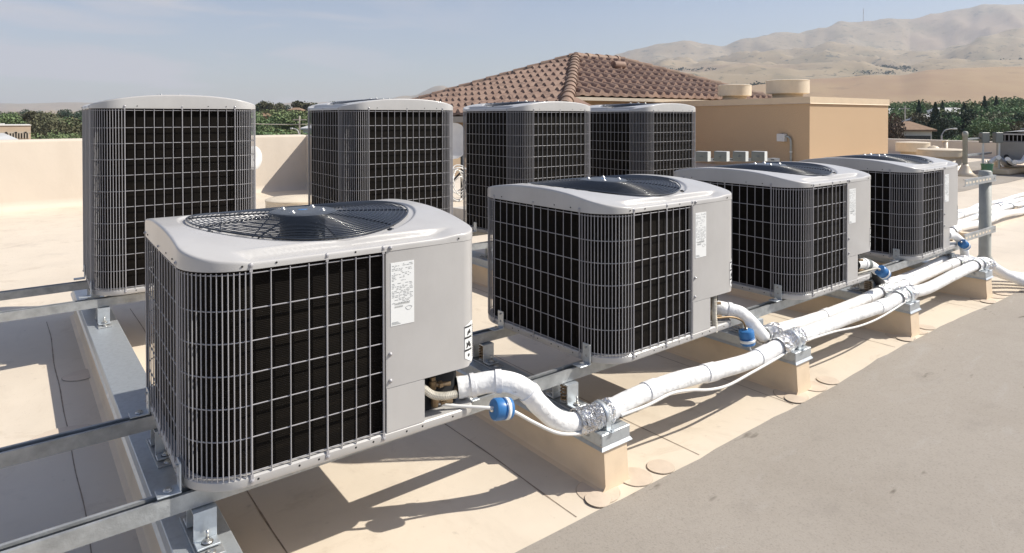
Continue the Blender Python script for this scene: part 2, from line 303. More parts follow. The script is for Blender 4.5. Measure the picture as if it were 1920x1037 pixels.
# ------------------------------------------------------------------ sleepers with metal caps
for i, x in enumerate(KX):
    t = thing('roof_sleeper', '%s tan sleeper from the left under a galvanised metal cap%s' % (names5[i], ['; nearest the camera', ', near the first blue canister', '', '', ', nearest the grey post'][i]), 'sleeper', (x, 0, ZG), 0, 'tan roof sleepers under the steel rails')
    y0 = KY0 if i else -.75; y1 = 3.15; b = MB(); pr = []; sw = .012
    # cross section flares into a cant at the foot
    cs = [(-.012, 0), (.004, .006), (sw, .018), (sw, .170), (KW-sw, .170), (KW-sw, .018), (KW-.004, .006), (KW+.012, 0)]
    ys = [y0-.004, y0, y0+.012, y0+.02, y1]; n = len(cs); v = []
    for q, y in enumerate(ys):
        for (a, z) in cs:
            if q == 0: v.append((a, y if z < .02 else y0+.006, z))
            else: v.append((a if q > 1 else a*.94+.004, y+(.0 if z < .02 else .008), z))
    f = []
    for q in range(len(ys)-1):
        for k in range(n-1): f.append((q*n+k, q*n+k+1, (q+1)*n+k+1, (q+1)*n+k))
    f = [t_[::-1] for t_ in f]; f.append(tuple(range(n))); f.append(tuple(range(len(ys)*n-1, (len(ys)-1)*n-1, -1)))
    b.add(v, f, True); b.build('membrane_wrap', M['kerbmem'], t, 35)
    b = MB(); z1 = ZC-ZG; h = .040
    b.box(0, KW, y0, y1, z1-h, z1, bev=.0018)
    fl = .006   # flared drip edge
    for (p0, p1, o0, o1) in [((0, y0), (0, y1), (-fl, y0-fl), (-fl, y1)), ((KW, y0), (KW, y1), (KW+fl, y0-fl), (KW+fl, y1)), ((0, y0), (KW, y0), (-fl, y0-fl), (KW+fl, y0-fl))]:
        b.add([(*p0, z1-h+.0005), (*p1, z1-h+.0005), (*o1, z1-h-.009), (*o0, z1-h-.009)], [(0, 1, 2, 3)]); b.add([(*p0, z1-h-.001), (*p1, z1-h-.001), (*o1, z1-h-.0105), (*o0, z1-h-.0105)], [(3, 2, 1, 0)])
    cap = b.build('metal_cap', M['galv'], t)
    b = MB()
    for zz in (.010, .032):
        b.lathe([(0, .0015), (.0028, .0012), (.003, 0)], 8, mtx=Matrix.Translation((-.0002, y0+.006, z1-zz)) @ Matrix.Rotation(-pi/2, 4, 'Y'))
    b.build('rivets', M['zinc'], cap)
    if i:
        b = MB(); b.lathe([(0, .004), (.006, .003), (.0075, 0)], 12, mtx=Matrix.Translation((-.0004, y0+.065, z1-.02)) @ Matrix.Rotation(-pi/2, 4, 'Y')); b.build('plug', M['zinc'], cap)

# ------------------------------------------------------------------ strut rails
def rail(y, x0, x1, label, ztop=-.534):
    b = MB(); hw = .0205; h = .041; t_ = .0026; lip = .0095
    prof = [(-hw, 0), (hw, 0), (hw, h), (hw-lip, h), (hw-lip, h-.007), (hw-lip+t_, h-.007), (hw-lip+t_, h-t_), (hw-t_, h-t_), (hw-t_, t_), (-hw+t_, t_), (-hw+t_, h-t_), (-hw+lip-t_, h-t_), (-hw+lip-t_, h-.007), (-hw+lip, h-.007), (-hw+lip, h), (-hw, h)]
    n = len(prof); L_ = x1-x0; v = [(0, a, z) for a, z in prof]+[(L_, a, z) for a, z in prof]
    b.add(v, [(i, n+i, n+(i+1) % n, (i+1) % n) for i in range(n)])
    b.add(v[:n], [tuple(range(n))]); b.add(v[n:], [tuple(range(n-1, -1, -1))])
    o = b.build('steel_rail', M['zinc']); o.location = (x0, y, ztop-h); return tag(o, label, 'rail', 'galvanised channel rails carrying the units')
rail(.095, -2.2, 5.15, 'front galvanised channel rail, nearest the camera, under the front row of units')
rail(.605, -2.2, 5.15, 'second galvanised channel rail, under the backs of the front row units')
rail(2.19, -2.6, 5.15, 'third galvanised channel rail, under the fronts of the tall back row units')
rail(2.64, -2.6, 5.15, 'rearmost galvanised channel rail, under the backs of the tall units')

# ------------------------------------------------------------------ spring isolators
def make_isolator():
    t = thing('spring_mount', 'x', 'spring mount', (0, 0, 0), 0, 'spring mounts between the sleepers and the rails')
    b = MB(); b.box(-.03, .03, -.105, .105, 0, .006, bev=.0012); b.build('base_plate', M['zinc'], t)
    b = MB(); top = .0845; q = .0045; s_ = .026
    prof = [(-.074, .008), (-.046, .008), (-.040, .014), (-.040, top-.010), (-.033, top-.002), (.033, top-.002), (.040, top-.010), (.040, .014), (.046, .008), (.074, .008)]
    inn = [(-.074, .008+q), (-.048, .008+q), (-.0445+.0, .0165), (-.0445+.009-.0, top-.012), (-.031, top-.002-q), (.031, top-.002-q), (.0355, top-.012), (.0355+.009, .0165), (.048, .008+q), (.074, .008+q)]
    inn = [(-.074, .0125), (-.048, .0125), (-.0445, .016), (-.0355, .018), (-.0355, top-.010), (-.031, top-.0065), (.031, top-.0065), (.0355, top-.010), (.0355, .018), (.0445, .016), (.048, .0125), (.074, .0125)]
    # legs and feet as separate solid strips joined in one bracket
    b.box(-s_, s_, -.040, -.0355, .010, top-.003); b.box(-s_, s_, .0355, .040, .010, top-.003); b.box(-s_, s_, -.0352, .0352, top-.0075, top-.0028)
    b.box(-s_, s_, -.078, -.0402, .010, .0148, bev=.001); b.box(-s_, s_, .0402, .078, .010, .0148, bev=.001)
    b.build('bracket', M['galv'], t)
    b = MB(); b.tube([(.016*cos(a), .016*sin(a), .012+.058*a/(2*pi*5)) for a in [2*pi*5*k/100 for k in range(101)]], .0028, 6); b.build('spring', M['rust'], t)
    b = MB(); b.lathe([(0, .078), (.018, .078), (.018, .072), (0, .072)], 14); b.lathe([(0, .012), (.019, .012), (.019, .0065), (0, .0065)], 14); b.build('spring_cup', M['zinc'], t)
    for sg in (-1, 1):
        b = MB(); c = (0, sg*.060, 0); b.m = 0
        b.lathe([(.0, .0250), (.0075, .0250), (.0075, .0190), (.0, .0190)], 6, c, False); b.lathe([(0, .043), (.0035, .043), (.0035, .0252), (0, .0252)], 8, c); b.lathe([(0, .0188), (.0125, .0188), (.0125, .0165), (0, .0165)], 14, c)
        b.m = 1; b.lathe([(0, .0164), (.0135, .0164), (.0135, .0150), (0, .0150)], 14, c)
        b.build('bolt', [M['steel'], M['rubber']], t)
        b = MB(); c = (.0, sg*.092, 0); b.lathe([(.0, .0125), (.0085, .0125), (.0085, .0085), (.0, .0085)], 6, c, False); b.lathe([(0, .0083), (.012, .0083), (.012, .0063), (0, .0063)], 14, c); b.build('anchor_bolt', M['steel'], t)
    return t
iso = make_isolator(); first = True
rows = [(.095, 'front rail'), (.605, 'second rail'), (2.19, 'third rail'), (2.64, 'rearmost rail')]
for i, x in enumerate(KX):
    for y, rn in rows:
        lab = 'galvanised spring mount under the %s on the %s sleeper' % (rn, names5[i]); loc = (x+KW*.52+(.0 if i else .0), y, ZC+.0005)
        if first: iso.location = loc; iso['label'] = lab; first = False
        else: dup(iso, loc, 0, lab)

# ------------------------------------------------------------------ condensing units
W = .79; RC = .135; PX = .4843; MX = .3229; RF = .055
def outline(ins=0, nseg=10, start=None):
    """rounded square, counter-clockwise from the front face's left tangent point, radii per corner"""
    pts = []
    def arc(cx, cy, r, a0, a1):
        for k in range(nseg+1): a = a0+(a1-a0)*k/nseg; pts.append((cx+(r-ins)*cos(a), cy+(r-ins)*sin(a)))
    arc(W-RF, RF, RF, -pi/2, 0); arc(W-RC, W-RC, RC, 0, pi/2); arc(RC, W-RC, RC, pi/2, pi); arc(RC, RC, RC, pi, 1.5*pi)
    return pts
def coil_path(ins, nseg=12):
    """open path: from the panel edge on the front, round the left, back, to the right side"""
    pts = [(PX+.004, ins)]
    def arc(cx, cy, r, a0, a1):
        for k in range(nseg+1): a = a0+(a1-a0)*k/nseg; pts.append((cx+(r-ins)*cos(a), cy+(r-ins)*sin(a)))
    arc(RC, RC, RC, 1.5*pi, pi); arc(RC, W-RC, RC, pi, pi/2); arc(W-RC, W-RC, RC, pi/2, 0); pts.append((W-ins, .26)); return pts
def archz(y): v = min(max(y/W, 0), 1); return .023+.049*(1-abs(2*v-1)**2.35)
def sm(a, b_, x): t = min(max((x-a)/(b_-a), 0), 1); return t*t*(3-2*t)
CX = CY = W/2; RH = .322
def lidz(x, y):
    z = archz(y); yy = min(y, W-y)
    ledge = .0180+.03*max(yy, 0)
    m = (1-sm(.041, .0475, yy))*sm(.11, .145, x)*(1-sm(.655, .72, x))
    if ledge < z: z = z*(1-m)+ledge*m
    z += .0030*exp(-((yy-.053)/.005)**2)*sm(.12, .17, x)*(1-sm(.62, .70, x))
    r = sqrt((x-CX)**2+(y-CY)**2); z -= .0075*(1-sm(RH+.020, RH+.030, r)); return z
def make_unit(H, nrow, side='x'):
    t = thing('condensing_unit', 'x', 'condenser', (0, 0, 0), 0, 'grey air conditioning condensers on the roof')
    zb = .03; zt = zb+H
    # base pan
    b = MB(); o = outline(-.002); n = len(o)
    ol = [[(x, y, z) for x, y in outline(i_)] for i_, z in ((.012, 0), (-.001, .004), (-.004, .010), (-.004, zb-.004), (.0, zb), (.03, zb-.001))]
    v = sum(ol, []); f = []
    for q in range(5):
        for k in range(n): f.append((q*n+k, q*n+(k+1) % n, (q+1)*n+(k+1) % n, (q+1)*n+k))
    b.add(v, f, True); b.add(ol[0], [tuple(range(n-1, -1, -1))]); b.add(ol[5], [tuple(range(n))])
    pan = b.build('base_pan', M['paint'], t, 40)
    b = MB()
    for k in range(14):
        for xx, yy, rot in ((.15+.05*k, -.0041, 0), (-.0041, .17+.04*k, 1)):
            if xx > .75 or k % 3 == 1: continue
            m4 = Matrix.Translation((xx, yy, .018)) @ (Matrix.Rotation(pi/2, 4, 'X') if not rot else Matrix.Rotation(-pi/2, 4, 'Y'))
            b.lathe([(0, .0006), (.0028, .0004), (.0030, -.001)], 8, mtx=m4)
    b.build('holes', M['dark'], pan)
    # condenser coil
    b = MB(); p = coil_path(.018); n = len(p); pi_ = coil_path(.045)
    v = [(x, y, zb) for x, y in p]+[(x, y, zt) for x, y in p]+[(x, y, zb) for x, y in pi_]+[(x, y, zt) for x, y in pi_]
    b.add(v, [(n+i, n+i+1, i+1, i) for i in range(n-1)]+[(3*n+i+1, 3*n+i, 2*n+i, 2*n+i+1) for i in range(n-1)]+[(0, 2*n, 3*n, n), (n-1, 2*n-1, 4*n-1, 3*n-1)], True); b.build('coil', M['fins'], t, 40)
    # wire grille
    b = MB(); verts = []
    def vw(x, y, thick): verts.append((x, y, thick))
    for k in range(9): xk = RC+(MX-RC)*k/4 if k <= 4 else MX+(PX-.004-MX)*(k-4)/4; vw(xk, 0, k in (0, 4, 8))
    for k in range(1, 17): a = 1.5*pi-(pi/2)*k/17; vw(RC+RC*cos(a), RC+RC*sin(a), False)
    for k in range(13): vw(0, RC+(W-2*RC)*k/12, k in (0, 6, 12))
    for k in range(1, 17): a = pi-(pi/2)*k/17; vw(RC+RC*cos(a), W-RC+RC*sin(a), False)
    for k in range(13): vw(RC+(W-2*RC)*k/12, W, k in (0, 6, 12))
    for k in range(1, 17): a = pi/2-(pi/2)*k/17; vw(W-RC+RC*cos(a), W-RC+RC*sin(a), False)
    for k in range(9): vw(W, W-RC-(W-RC-.27)*k/8, k in (0, 4, 8))
    for x, y, th in verts:
        nx, ny = x-CX, y-CY; q = .0036
        ox = -q if x < .001 else (q if x > W-.001 else q*0); oy = -q if y < .001 else (q if y > W-.001 else 0)
        if 0.001 < x < W-.001 and .001 < y < W-.001:
            cx_ = RC if x < .4 else W-RC; cy_ = RC if y < .4 else W-RC; d = sqrt((x-cx_)**2+(y-cy_)**2); ox, oy = q*(x-cx_)/d, q*(y-cy_)/d
        r_ = .0026 if th else .00165
        b.tube([(x+ox, y+oy, zb-.001 if not th else zb-.006), (x+ox, y+oy, zt-.004 if not th else zt+.004)], r_, 6)
    hp = coil_path(0, 14); hp = hp[:-1]+[(W, .27)]; hp[0] = (PX-.004, 0)
    fr = [0]; tot = 1.10+(nrow-2)+1.08; acc = 0
    for k in range(nrow): acc += 1.10 if k == 0 else (1.08 if k == nrow-1 else 1); fr.append(acc/tot)
    for a in fr: z = zt-.010-(H-.018)*a; b.tube([(x, y, z) for x, y in hp], .00165, 6)
    gr = b.build('wire_grille', M['wire'], t)
    # clips with screws at the tops and feet of the thick wires
    bc = MB(); bc.lathe([(0, .0028), (.0040, .0026), (.0052, .0010), (.0068, .0006), (.0070, -.001)], 10, mtx=Matrix.Rotation(pi/2, 4, 'X')); bc.lathe([(0, .0052), (.0030, .0046), (.0034, .0026)], 6, smooth=False, mtx=Matrix.Rotation(pi/2, 4, 'X'))
    bc.box(-.0036, .0036, -.0014, .0008, -.016, -.003); cm = bc.mesh('screw_clip', M['wire'])
    sm_ = MB(); sm_.lathe([(0, .0045), (.0030, .0042), (.0036, .0016), (.0060, .0012), (.0062, -.001)], 10, mtx=Matrix.Rotation(pi/2, 4, 'X')); smm = sm_.mesh('screw', M['wire'])
    def put(me, name, par, x, y, z, rz, flip=False):
        o = bpy.data.objects.new(name, me); C.objects.link(o); o.parent = par; o.location = (x, y, z); o.rotation_euler = (0, pi if flip else 0, rz); return o
    for x, y, th in verts:
        if not th: continue
        rz = 0 if y < .001 else (-pi/2 if x < .001 else (pi if y > W-.001 else pi/2))
        off = .0048; ox, oy = (0, -off) if rz == 0 else ((-off, 0) if x < .001 else ((0, off) if y > W-.001 else (off, 0)))
        put(cm, 'screw_clip', gr, x+ox, y+oy, zt+.010, rz); put(cm, 'screw_clip', gr, x+ox, y+oy, zb-.012, rz, True)
    # lid
    b = MB(); NA = 184; NR = 42
    def edge(th, ins):
        d = (cos(th), sin(th)); lo, hi = 0, .8
        def inside(x, y):
            x0_, y0_, x1_, y1_ = ins, ins, W-ins, W-ins
            if x < x0_ or x > x1_ or y < y0_ or y > y1_: return False
            for cx_, cy_, r_, sx, sy in ((W-RF, RF, RF, 1, -1), (W-RC, W-RC, RC, 1, 1), (RC, W-RC, RC, -1, 1), (RC, RC, RC, -1, -1)):
                if (x-cx_)*sx > 0 and (y-cy_)*sy > 0 and (x-cx_)**2+(y-cy_)**2 > (r_-ins)**2: return False
            return True
        for _ in range(30):
            md = (lo+hi)/2
            if inside(CX+d[0]*md, CY+d[1]*md): lo = md
            else: hi = md
        return lo
    v = []; OV = -.0065
    angs = [2*pi*k/NA for k in range(NA)]
    ed = [edge(a, .001) for a in angs]
    def E(k, extra): return CX+cos(angs[k])*(ed[k]+extra), CY+sin(angs[k])*(ed[k]+extra)
    rings = []
    rings.append([(CX+cos(a)*(RH+.002), CY+sin(a)*(RH+.002), zt+lidz(CX+cos(a)*RH, CY+sin(a)*RH)-.012) for a in angs])
    for j in range(NR):
        tt = j/(NR-1); row = []
        for k, a in enumerate(angs):
            rr = RH*(1-tt)+(ed[k]+.0005)*tt; x, y = CX+cos(a)*rr, CY+sin(a)*rr
            row.append((x, y, zt+lidz(x, y)))
        rings.append(row)
    ez = [zt+lidz(*E(k, 0)) for k in range(NA)]
    for ex, dz in ((.0040, -.0012), (.0064, -.0040), (.0070, -.0085)): rings.append([(*E(k, ex), ez[k]+dz) for k in range(NA)])
    rings.append([(*E(k, .0075), zt+.000) for k in range(NA)]); rings.append([(*E(k, .0055), zt-.001) for k in range(NA)]); rings.append([(*E(k, -.03), zt+.004) for k in range(NA)])
    v = sum(rings, []); f = []
    for q in range(len(rings)-1):
        for k in range(NA): f.append((q*NA+k, (q+1)*NA+k, (q+1)*NA+(k+1) % NA, q*NA+(k+1) % NA))
    b.add(v, f, True); lid = b.build('top_cover', M['paint'], t, 55)
    for xx in (.5,): put(smm, 'screw', lid, xx, -.0078, zt+.009, 0)
    b = MB()
    for xx in (.115, .195, .40, .72):
        b.lathe([(0, .0005), (.0025, .0004), (.0027, -.001)], 8, mtx=Matrix.Translation((xx, -.0066 if xx > .14 else -.0052, zt+.010)) @ Matrix.Rotation(pi/2, 4, 'X'))
    for yy in (.18, .27, .60): b.lathe([(0, .0005), (.0025, .0004), (.0027, -.001)], 8, mtx=Matrix.Translation((-.0068, yy, zt+.012)) @ Matrix.Rotation(-pi/2, 4, 'Y'))
    b.build('holes', M['dark'], lid)
    # shroud, inner lining, fan
    b = MB(); rr_ = [(RH+.001, .0), (RH-.010, -.018), (RH-.026, -.07), (RH-.028, -.12)]; v = []; NS = 64
    for r_, dz in rr_:
        for k in range(NS): a = 2*pi*k/NS; v.append((CX+r_*cos(a), CY+r_*sin(a), zt-.004+(lidz(CX+RH*cos(a), CY+RH*sin(a)) if dz > -.03 else .03)+dz))
    b.add(v, [(q*NS+(k+1) % NS, q*NS+k, (q+1)*NS+k, (q+1)*NS+(k+1) % NS) for q in range(3) for k in range(NS)], True); b.build('fan_shroud', M['shroud'], t)
    b = MB(); p = outline(.05); n = len(p); b.add([(x, y, zb+.002) for x, y in p]+[(x, y, zt-.002) for x, y in p], [(i, (i+1) % n, n+(i+1) % n, n+i) for i in range(n)]+[tuple(range(n))]); b.build('inner_lining', M['inside'], t)
    hz = zt+archz(CY)+.004
    fan = MB(); fan.lathe([(0, -.10), (.05, -.10), (.05, -.15), (0, -.15)], 20, (CX, CY, hz))
    for kk in range(3):
        a0 = 2*pi*kk/3+.5; v = []
        for i in range(9):
            r_ = .05+.245*i/8
            for j in range(7): aa = a0+(j/6)*(1.15-.25*(i/8)); v.append((CX+r_*cos(aa), CY+r_*sin(aa), hz-.155+.065*(j/6)+.01*sin(pi*i/8)))
        fan.add(v, [(i*7+j, i*7+j+1, (i+1)*7+j+1, (i+1)*7+j) for i in range(8) for j in range(6)], True)
    fan.build('fan', M['blade'], t)
    b = MB(); b.lathe([(0, -.008), (.066, -.008), (.068, -.014), (.068, -.088), (.058, -.096), (0, -.096)], 28, (CX, CY, hz)); b.build('fan_motor', M['motor'], t, 40)
    # guard
    b = MB(); RG = RH+.004
    def gz(x, y): return zt+archz(y)+.0035-.004*((x-CX)**2+(y-CY)**2)/RG**2
    NG = 19
    for i in range(NG):
        r_ = .098+(RG-.098)*i/(NG-1); seg = 60
        b.tube([(CX+r_*cos(a), CY+r_*sin(a), gz(CX+r_*cos(a), CY+r_*sin(a))) for a in [2*pi*k/seg for k in range(seg)]], .00145 if i < NG-1 else .0028, 5, closed=True)
    for k in range(10):
        a = 2*pi*k/10+.27; b.tube([(CX+r_*cos(a), CY+r_*sin(a), gz(CX+r_*cos(a), CY+r_*sin(a))-.0042) for r_ in [.06+(RG-.06)*q/8 for q in range(9)]], .0026, 5)
    g = b.build('fan_guard', M['guard'], t)
    b = MB(); b.lathe([(0, .0030), (.075, .0025), (.094, .0005), (.104, -.0035), (.104, -.006), (0, -.006)], 40, (CX, CY, hz)); hub = b.build('hub_plate', M['hub'], g, 40)
    for k in range(4):
        a = pi/4+k*pi/2; b = MB(); b.lathe([(0, .0085), (.0035, .008), (.006, .0055), (.0068, .002), (.011, .0015), (.0112, -.001)], 12, (CX+.066*cos(a), CY+.066*sin(a), hz+.002)); b.build('bolt', M['steel'], g)
    b = MB(); b.lathe([(.010, .0004), (.0130, .0004), (.0130, -.001), (.010, -.001)], 20, (0, 0, 0)); b.v = [(CX+x*1.2, CY+y*.7, z+hz+.0033) for x, y, z in b.v]; b.build('badge', M['blue'], g)
    for a in (.35, 1.9, 3.6, 5.2):
        x, y = CX+(RG+.010)*cos(a), CY+(RG+.010)*sin(a); b = MB(); b.lathe([(0, .0055), (.0045, .005), (.0055, .003), (.0095, .0025), (.0097, -.0005)], 10, (x, y, zt+lidz(x, y)+.0005)); b.build('guard_clip', M['motor'], g)
    # service panel wraps the front right corner; cut off above the valves
    cut = zb+.125; b = MB(); p = [(PX+.004, .030), (PX+.004, -.003), (PX+.012, -.0045), (W-RF, -.0045)]
    for k in range(1, 13): a = -pi/2+(pi/2)*k/12; p.append((W-RF+(RF+.0045)*cos(a), RF+(RF+.0045)*sin(a)))
    p += [(W+.0045, .25), (W-.02, .252)]; n = len(p)
    def bot(i):
        x, y = p[i]
        if i < 3: return cut
        return cut+.0 if x < W-.03 and y < .03 else (cut+.006 if y < .02 else (cut+.022 if y < .06 else zb))
    v = [(x, y, bot(i)) for i, (x, y) in enumerate(p)]+[(x, y, zt-.001) for x, y in p]
    b.add(v, [(i, i+1, n+i+1, n+i) for i in range(n-1)], True)
    ip = [(min(x, W-.001) if x > .6 else x+.002, max(y, .0)) for x, y in p]; v2 = [(x-.001, y+.002, bot(i)+.0005) for i, (x, y) in enumerate(p)]
    b.add([v[i] for i in range(n)]+v2, [(i, n+i, n+i+1, i+1) for i in range(n-1)])
    b.add([(PX+.010, .012, cut), (W-.02, .012, cut), (W-.02, .24, cut), (PX+.01, .24, cut)], [(0, 1, 2, 3)])
    sp = b.build('service_panel', M['paint'], t, 40)
    put(smm, 'screw', sp, PX+.016, -.0052, cut+.02, 0); put(smm, 'screw', sp, PX+.016, -.0052, cut+.095, 0)
    x0, x1 = PX+.017, PX+.089; z1 = zt-.035; z0 = z1-.178; yl = -.0052; b = MB()
    b.box(x0, x1, yl-.0004, yl+.0006, z0, z1, bev=.0002); rl = b.build('rating_label', M['label'], sp)
    b = MB(); rnd = random.Random(5); yy = yl-.0009; z = z1-.006
    while z > z0+.062:
        xx = x0+.004
        while xx < x1-.008:
            ln = rnd.uniform(.003, .011)
            if rnd.random() < .62: b.add([(xx, yy, z), (xx+ln, yy, z), (xx+ln, yy, z+.0014), (xx, yy, z+.0014)], [(0, 1, 2, 3)])
            xx += ln+.0025
        z -= .0042
    for k in range(40): xx = x0+.012+k*.00115; hgt = .005; b.add([(xx, yy, z0+.058), (xx+.0006, yy, z0+.058), (xx+.0006, yy, z0+.058+hgt), (xx, yy, z0+.058+hgt)], [(0, 1, 2, 3)])
    for k in range(22): xx = x0+.012+k*.00115; b.add([(xx, yy, z0+.050), (xx+.0006, yy, z0+.050), (xx+.0006, yy, z0+.055), (xx, yy, z0+.055)], [(0, 1, 2, 3)])
    for k in range(3): b.add([(x0+.003, yy, z0+.004+k*.0028), (x0+.03-(k*.004), yy, z0+.004+k*.0028), (x0+.03-k*.004, yy, z0+.0052+k*.0028), (x0+.003, yy, z0+.0052+k*.0028)], [(0, 1, 2, 3)])
    pts = [(x0+.055+.009*cos(a)*(1+.2*sin(3*a)), yy, z0+.045+.0055*sin(a)) for a in [2*pi*k/24 for k in range(24)]]
    b.tube(pts, .0004, 4, closed=True); b.build('print', M['ink'], rl)
    # warning label on the rounded corner
    def cor(a, r_=.0056): return (W-RF+(RF+r_)*cos(a), RF+(RF+r_)*sin(a))
    b = MB(); b2 = MB(); a0, a1 = -pi/2+.10, -pi/2+1.15; zz0 = zb+.135; zz1 = zb+.262; v = []
    for i in range(9):
        a = a0+(a1-a0)*i/8; x, y = cor(a); v += [(x, y, zz0+(.018*(1-i/4) if i < 4 else .018*(i-4)/8)), (x, y, zz1-.012*abs(i-4)/4)]
    b.add(v, [(2*i, 2*i+2, 2*i+3, 2*i+1) for i in range(8)]); wl = b.build('warning_label', M['label'], sp)
    def blk(aa, ab, za, zc_):
        x, y = cor(aa, .0062); x2, y2 = cor(ab, .0062); b2.add([(x, y, za), (x2, y2, za), (x2, y2, zc_), (x, y, zc_)], [(0, 1, 2, 3)])
    def blkc(poly):
        v_ = [(*cor(a0+(a1-a0)*u_, .0062), zz0+(zz1-zz0)*w_) for u_, w_ in poly]; b2.add(v_, [tuple(range(len(v_)))])
    for w0, w1 in ((.30, .345), (.60, .645), (.86, .90)): blkc([(0, w0), (.25, w0), (.25, w1), (0, w1)]); blkc([(.25, w0), (.5, w0), (.5, w1), (.25, w1)])
    blkc([(.08, .38), (.42, .38), (.44, .43), (.36, .47), (.38, .53), (.27, .50), (.24, .56), (.20, .48), (.10, .52), (.13, .44)])   # flame-like pictogram
    blkc([(.15, .68), (.22, .68), (.38, .78), (.34, .82), (.18, .76)]); blkc([(.30, .72), (.40, .70), (.42, .76), (.34, .76)])
    blkc([(.20, .17), (.28, .15), (.34, .20), (.28, .24), (.20, .22)])
    for k in range(17): w0 = .1+k*.047; blkc([(.58, w0), (.78, w0), (.78, w0+.018), (.58, w0+.018)]); blkc([(.80, w0), (.95, w0), (.95, w0+.018), (.80, w0+.018)])
    b2.build('pictograms', M['ink_dark'], wl)
    # lower valve panel and recess
    b = MB(); b.box(PX+.005, PX+.118, -.0035, .020, zb-.001, cut-.001, bev=.001); b.box(PX+.1185, PX+.1235, -.002, .10, zb-.001, cut-.001); b.build('valve_panel', M['paint'], t)
    b = MB(); b.box(PX+.124, W-.03, .075, .080, zb+.001, cut-.003); b.build('valve_recess', M['inside'], t)
    # service valves
    for kx, kz, s_ in ((.655, .095, 1.0), (.662, .040, .8)):
        b = MB(); x, y, z = kx, .035, zb+kz-.01
        b.lathe([(0, -.016), (.010, -.016), (.012, -.006), (.012, .008), (.0085, .010), (.0085, .020), (0, .021)], 10, (x, y, z)); b.tube([(x, y+.04, z), (x, y-.002, z)], .008*s_, 8)
        b.tube([(x, y, z-.004), (x+.05, y-.018, z-.006)], .0065*s_, 8); b.lathe([(0, -.006), (.011*s_, -.006), (.011*s_, .006), (0, .006)], 6, smooth=False, mtx=Matrix.Translation((x+.02, y-.008, z-.005)) @ Matrix.Rotation(pi/2, 4, 'Y'))
        b.build('service_valve', M['brass'], t, 40)
    # rail brackets
    for x, sg in ((-.005, -1), (W+.005, 1)):
        for y in (.095, .605):
            b = MB(); q = .0042; xa, xb = (x-q, x) if sg < 0 else (x, x+q)
            b.box(xa, xb, y-.019, y+.019, .0045, .072, bev=.0008)
            fa, fb = (x-.052, x) if sg < 0 else (x, x+.052); b.box(fa, fb, y-.021, y+.021, .0002, .0043, bev=.0008)
            if side == 'y': b.v = [(qy-.015*(1 if qy < .4 else 5), W-qx, qz) if sg < 0 else (qy-.015*(1 if qy < .4 else 5), W-qx, qz) for qx, qy, qz in b.v]
            br = b.build('mounting_bracket', M['galv'], t)
            if side == 'y': continue
            b = MB(); b.lathe([(0, .0125), (.0072, .0125), (.0072, .0075), (0, .0075)], 6, ((fa+fb)/2, y, 0), False); b.lathe([(0, .0073), (.011, .0073), (.011, .0046), (0, .0046)], 12, ((fa+fb)/2, y, 0))
            b.build('bolt', M['steel'], br)
            b = MB(); b.lathe([(0, .0055), (.0045, .0055), (.005, 0)], 6, smooth=False, mtx=Matrix.Translation((xa if sg < 0 else xb, y, .060)) @ Matrix.Rotation(-sg*-pi/2, 4, 'Y')); b.lathe([(0, .0008), (.0045, .0006), (.0047, 0)], 10, mtx=Matrix.Translation((xa if sg < 0 else xb, y, .030)) @ Matrix.Rotation(-sg*-pi/2, 4, 'Y'))
            b.build('screw', M['zinc'], br)
    return t
us = make_unit(.51, 6); HS = .51
fit_ = [(0, 0, 0, .4989, -.0211), (1.3345, -.0288, .018, .5148, .0118), (2.6253, -.0243, .0252, .5143, -.0003), (4.1007, .0314, .0167, .5258, .0089)]
ulab = ['low grey condenser nearest the camera, front left, with a dark round fan guard on top', 'low grey condenser second in the front row, beside the second blue canister', 'low grey condenser third in the front row, behind the crossing white pipes', 'low grey condenser farthest right in the front row, beside the grey post']
for i, (x, y, z, h, a) in enumerate(fit_):
    if i == 3: x -= 0
    sc = (1, 1, h/HS); loc = (x, y, z-(HS+.03)*h/HS)
    if i == 0: us.location = loc; us.rotation_euler = (0, 0, a); us.scale = sc; us['label'] = ulab[0]
    else: dup(us, loc, a, ulab[i], sc)
ut = make_unit(.904, 11, 'y')
bx = [(.0, 2.125, -.02), (1.285, 2.063, -.021), (2.551, 2.007, .011), (3.803, 1.949, .003)]
tlab = ['tall grey condenser at the far left of the back row, showing its full front grille', 'tall grey condenser second in the back row, right of the low cream roof vent', 'tall grey condenser third in the back row, below the tiled roof corner', 'tall grey condenser at the right of the back row, beside the stucco block']
for i, (x, y, a) in enumerate(bx):
    loc = (x+W*cos(a), y+W*sin(a), .412-.934); 
    if i == 0: ut.location = loc; ut.rotation_euler = (0, 0, a+pi/2); ut['label'] = tlab[0]
    else: dup(ut, loc, a+pi/2, tlab[i])

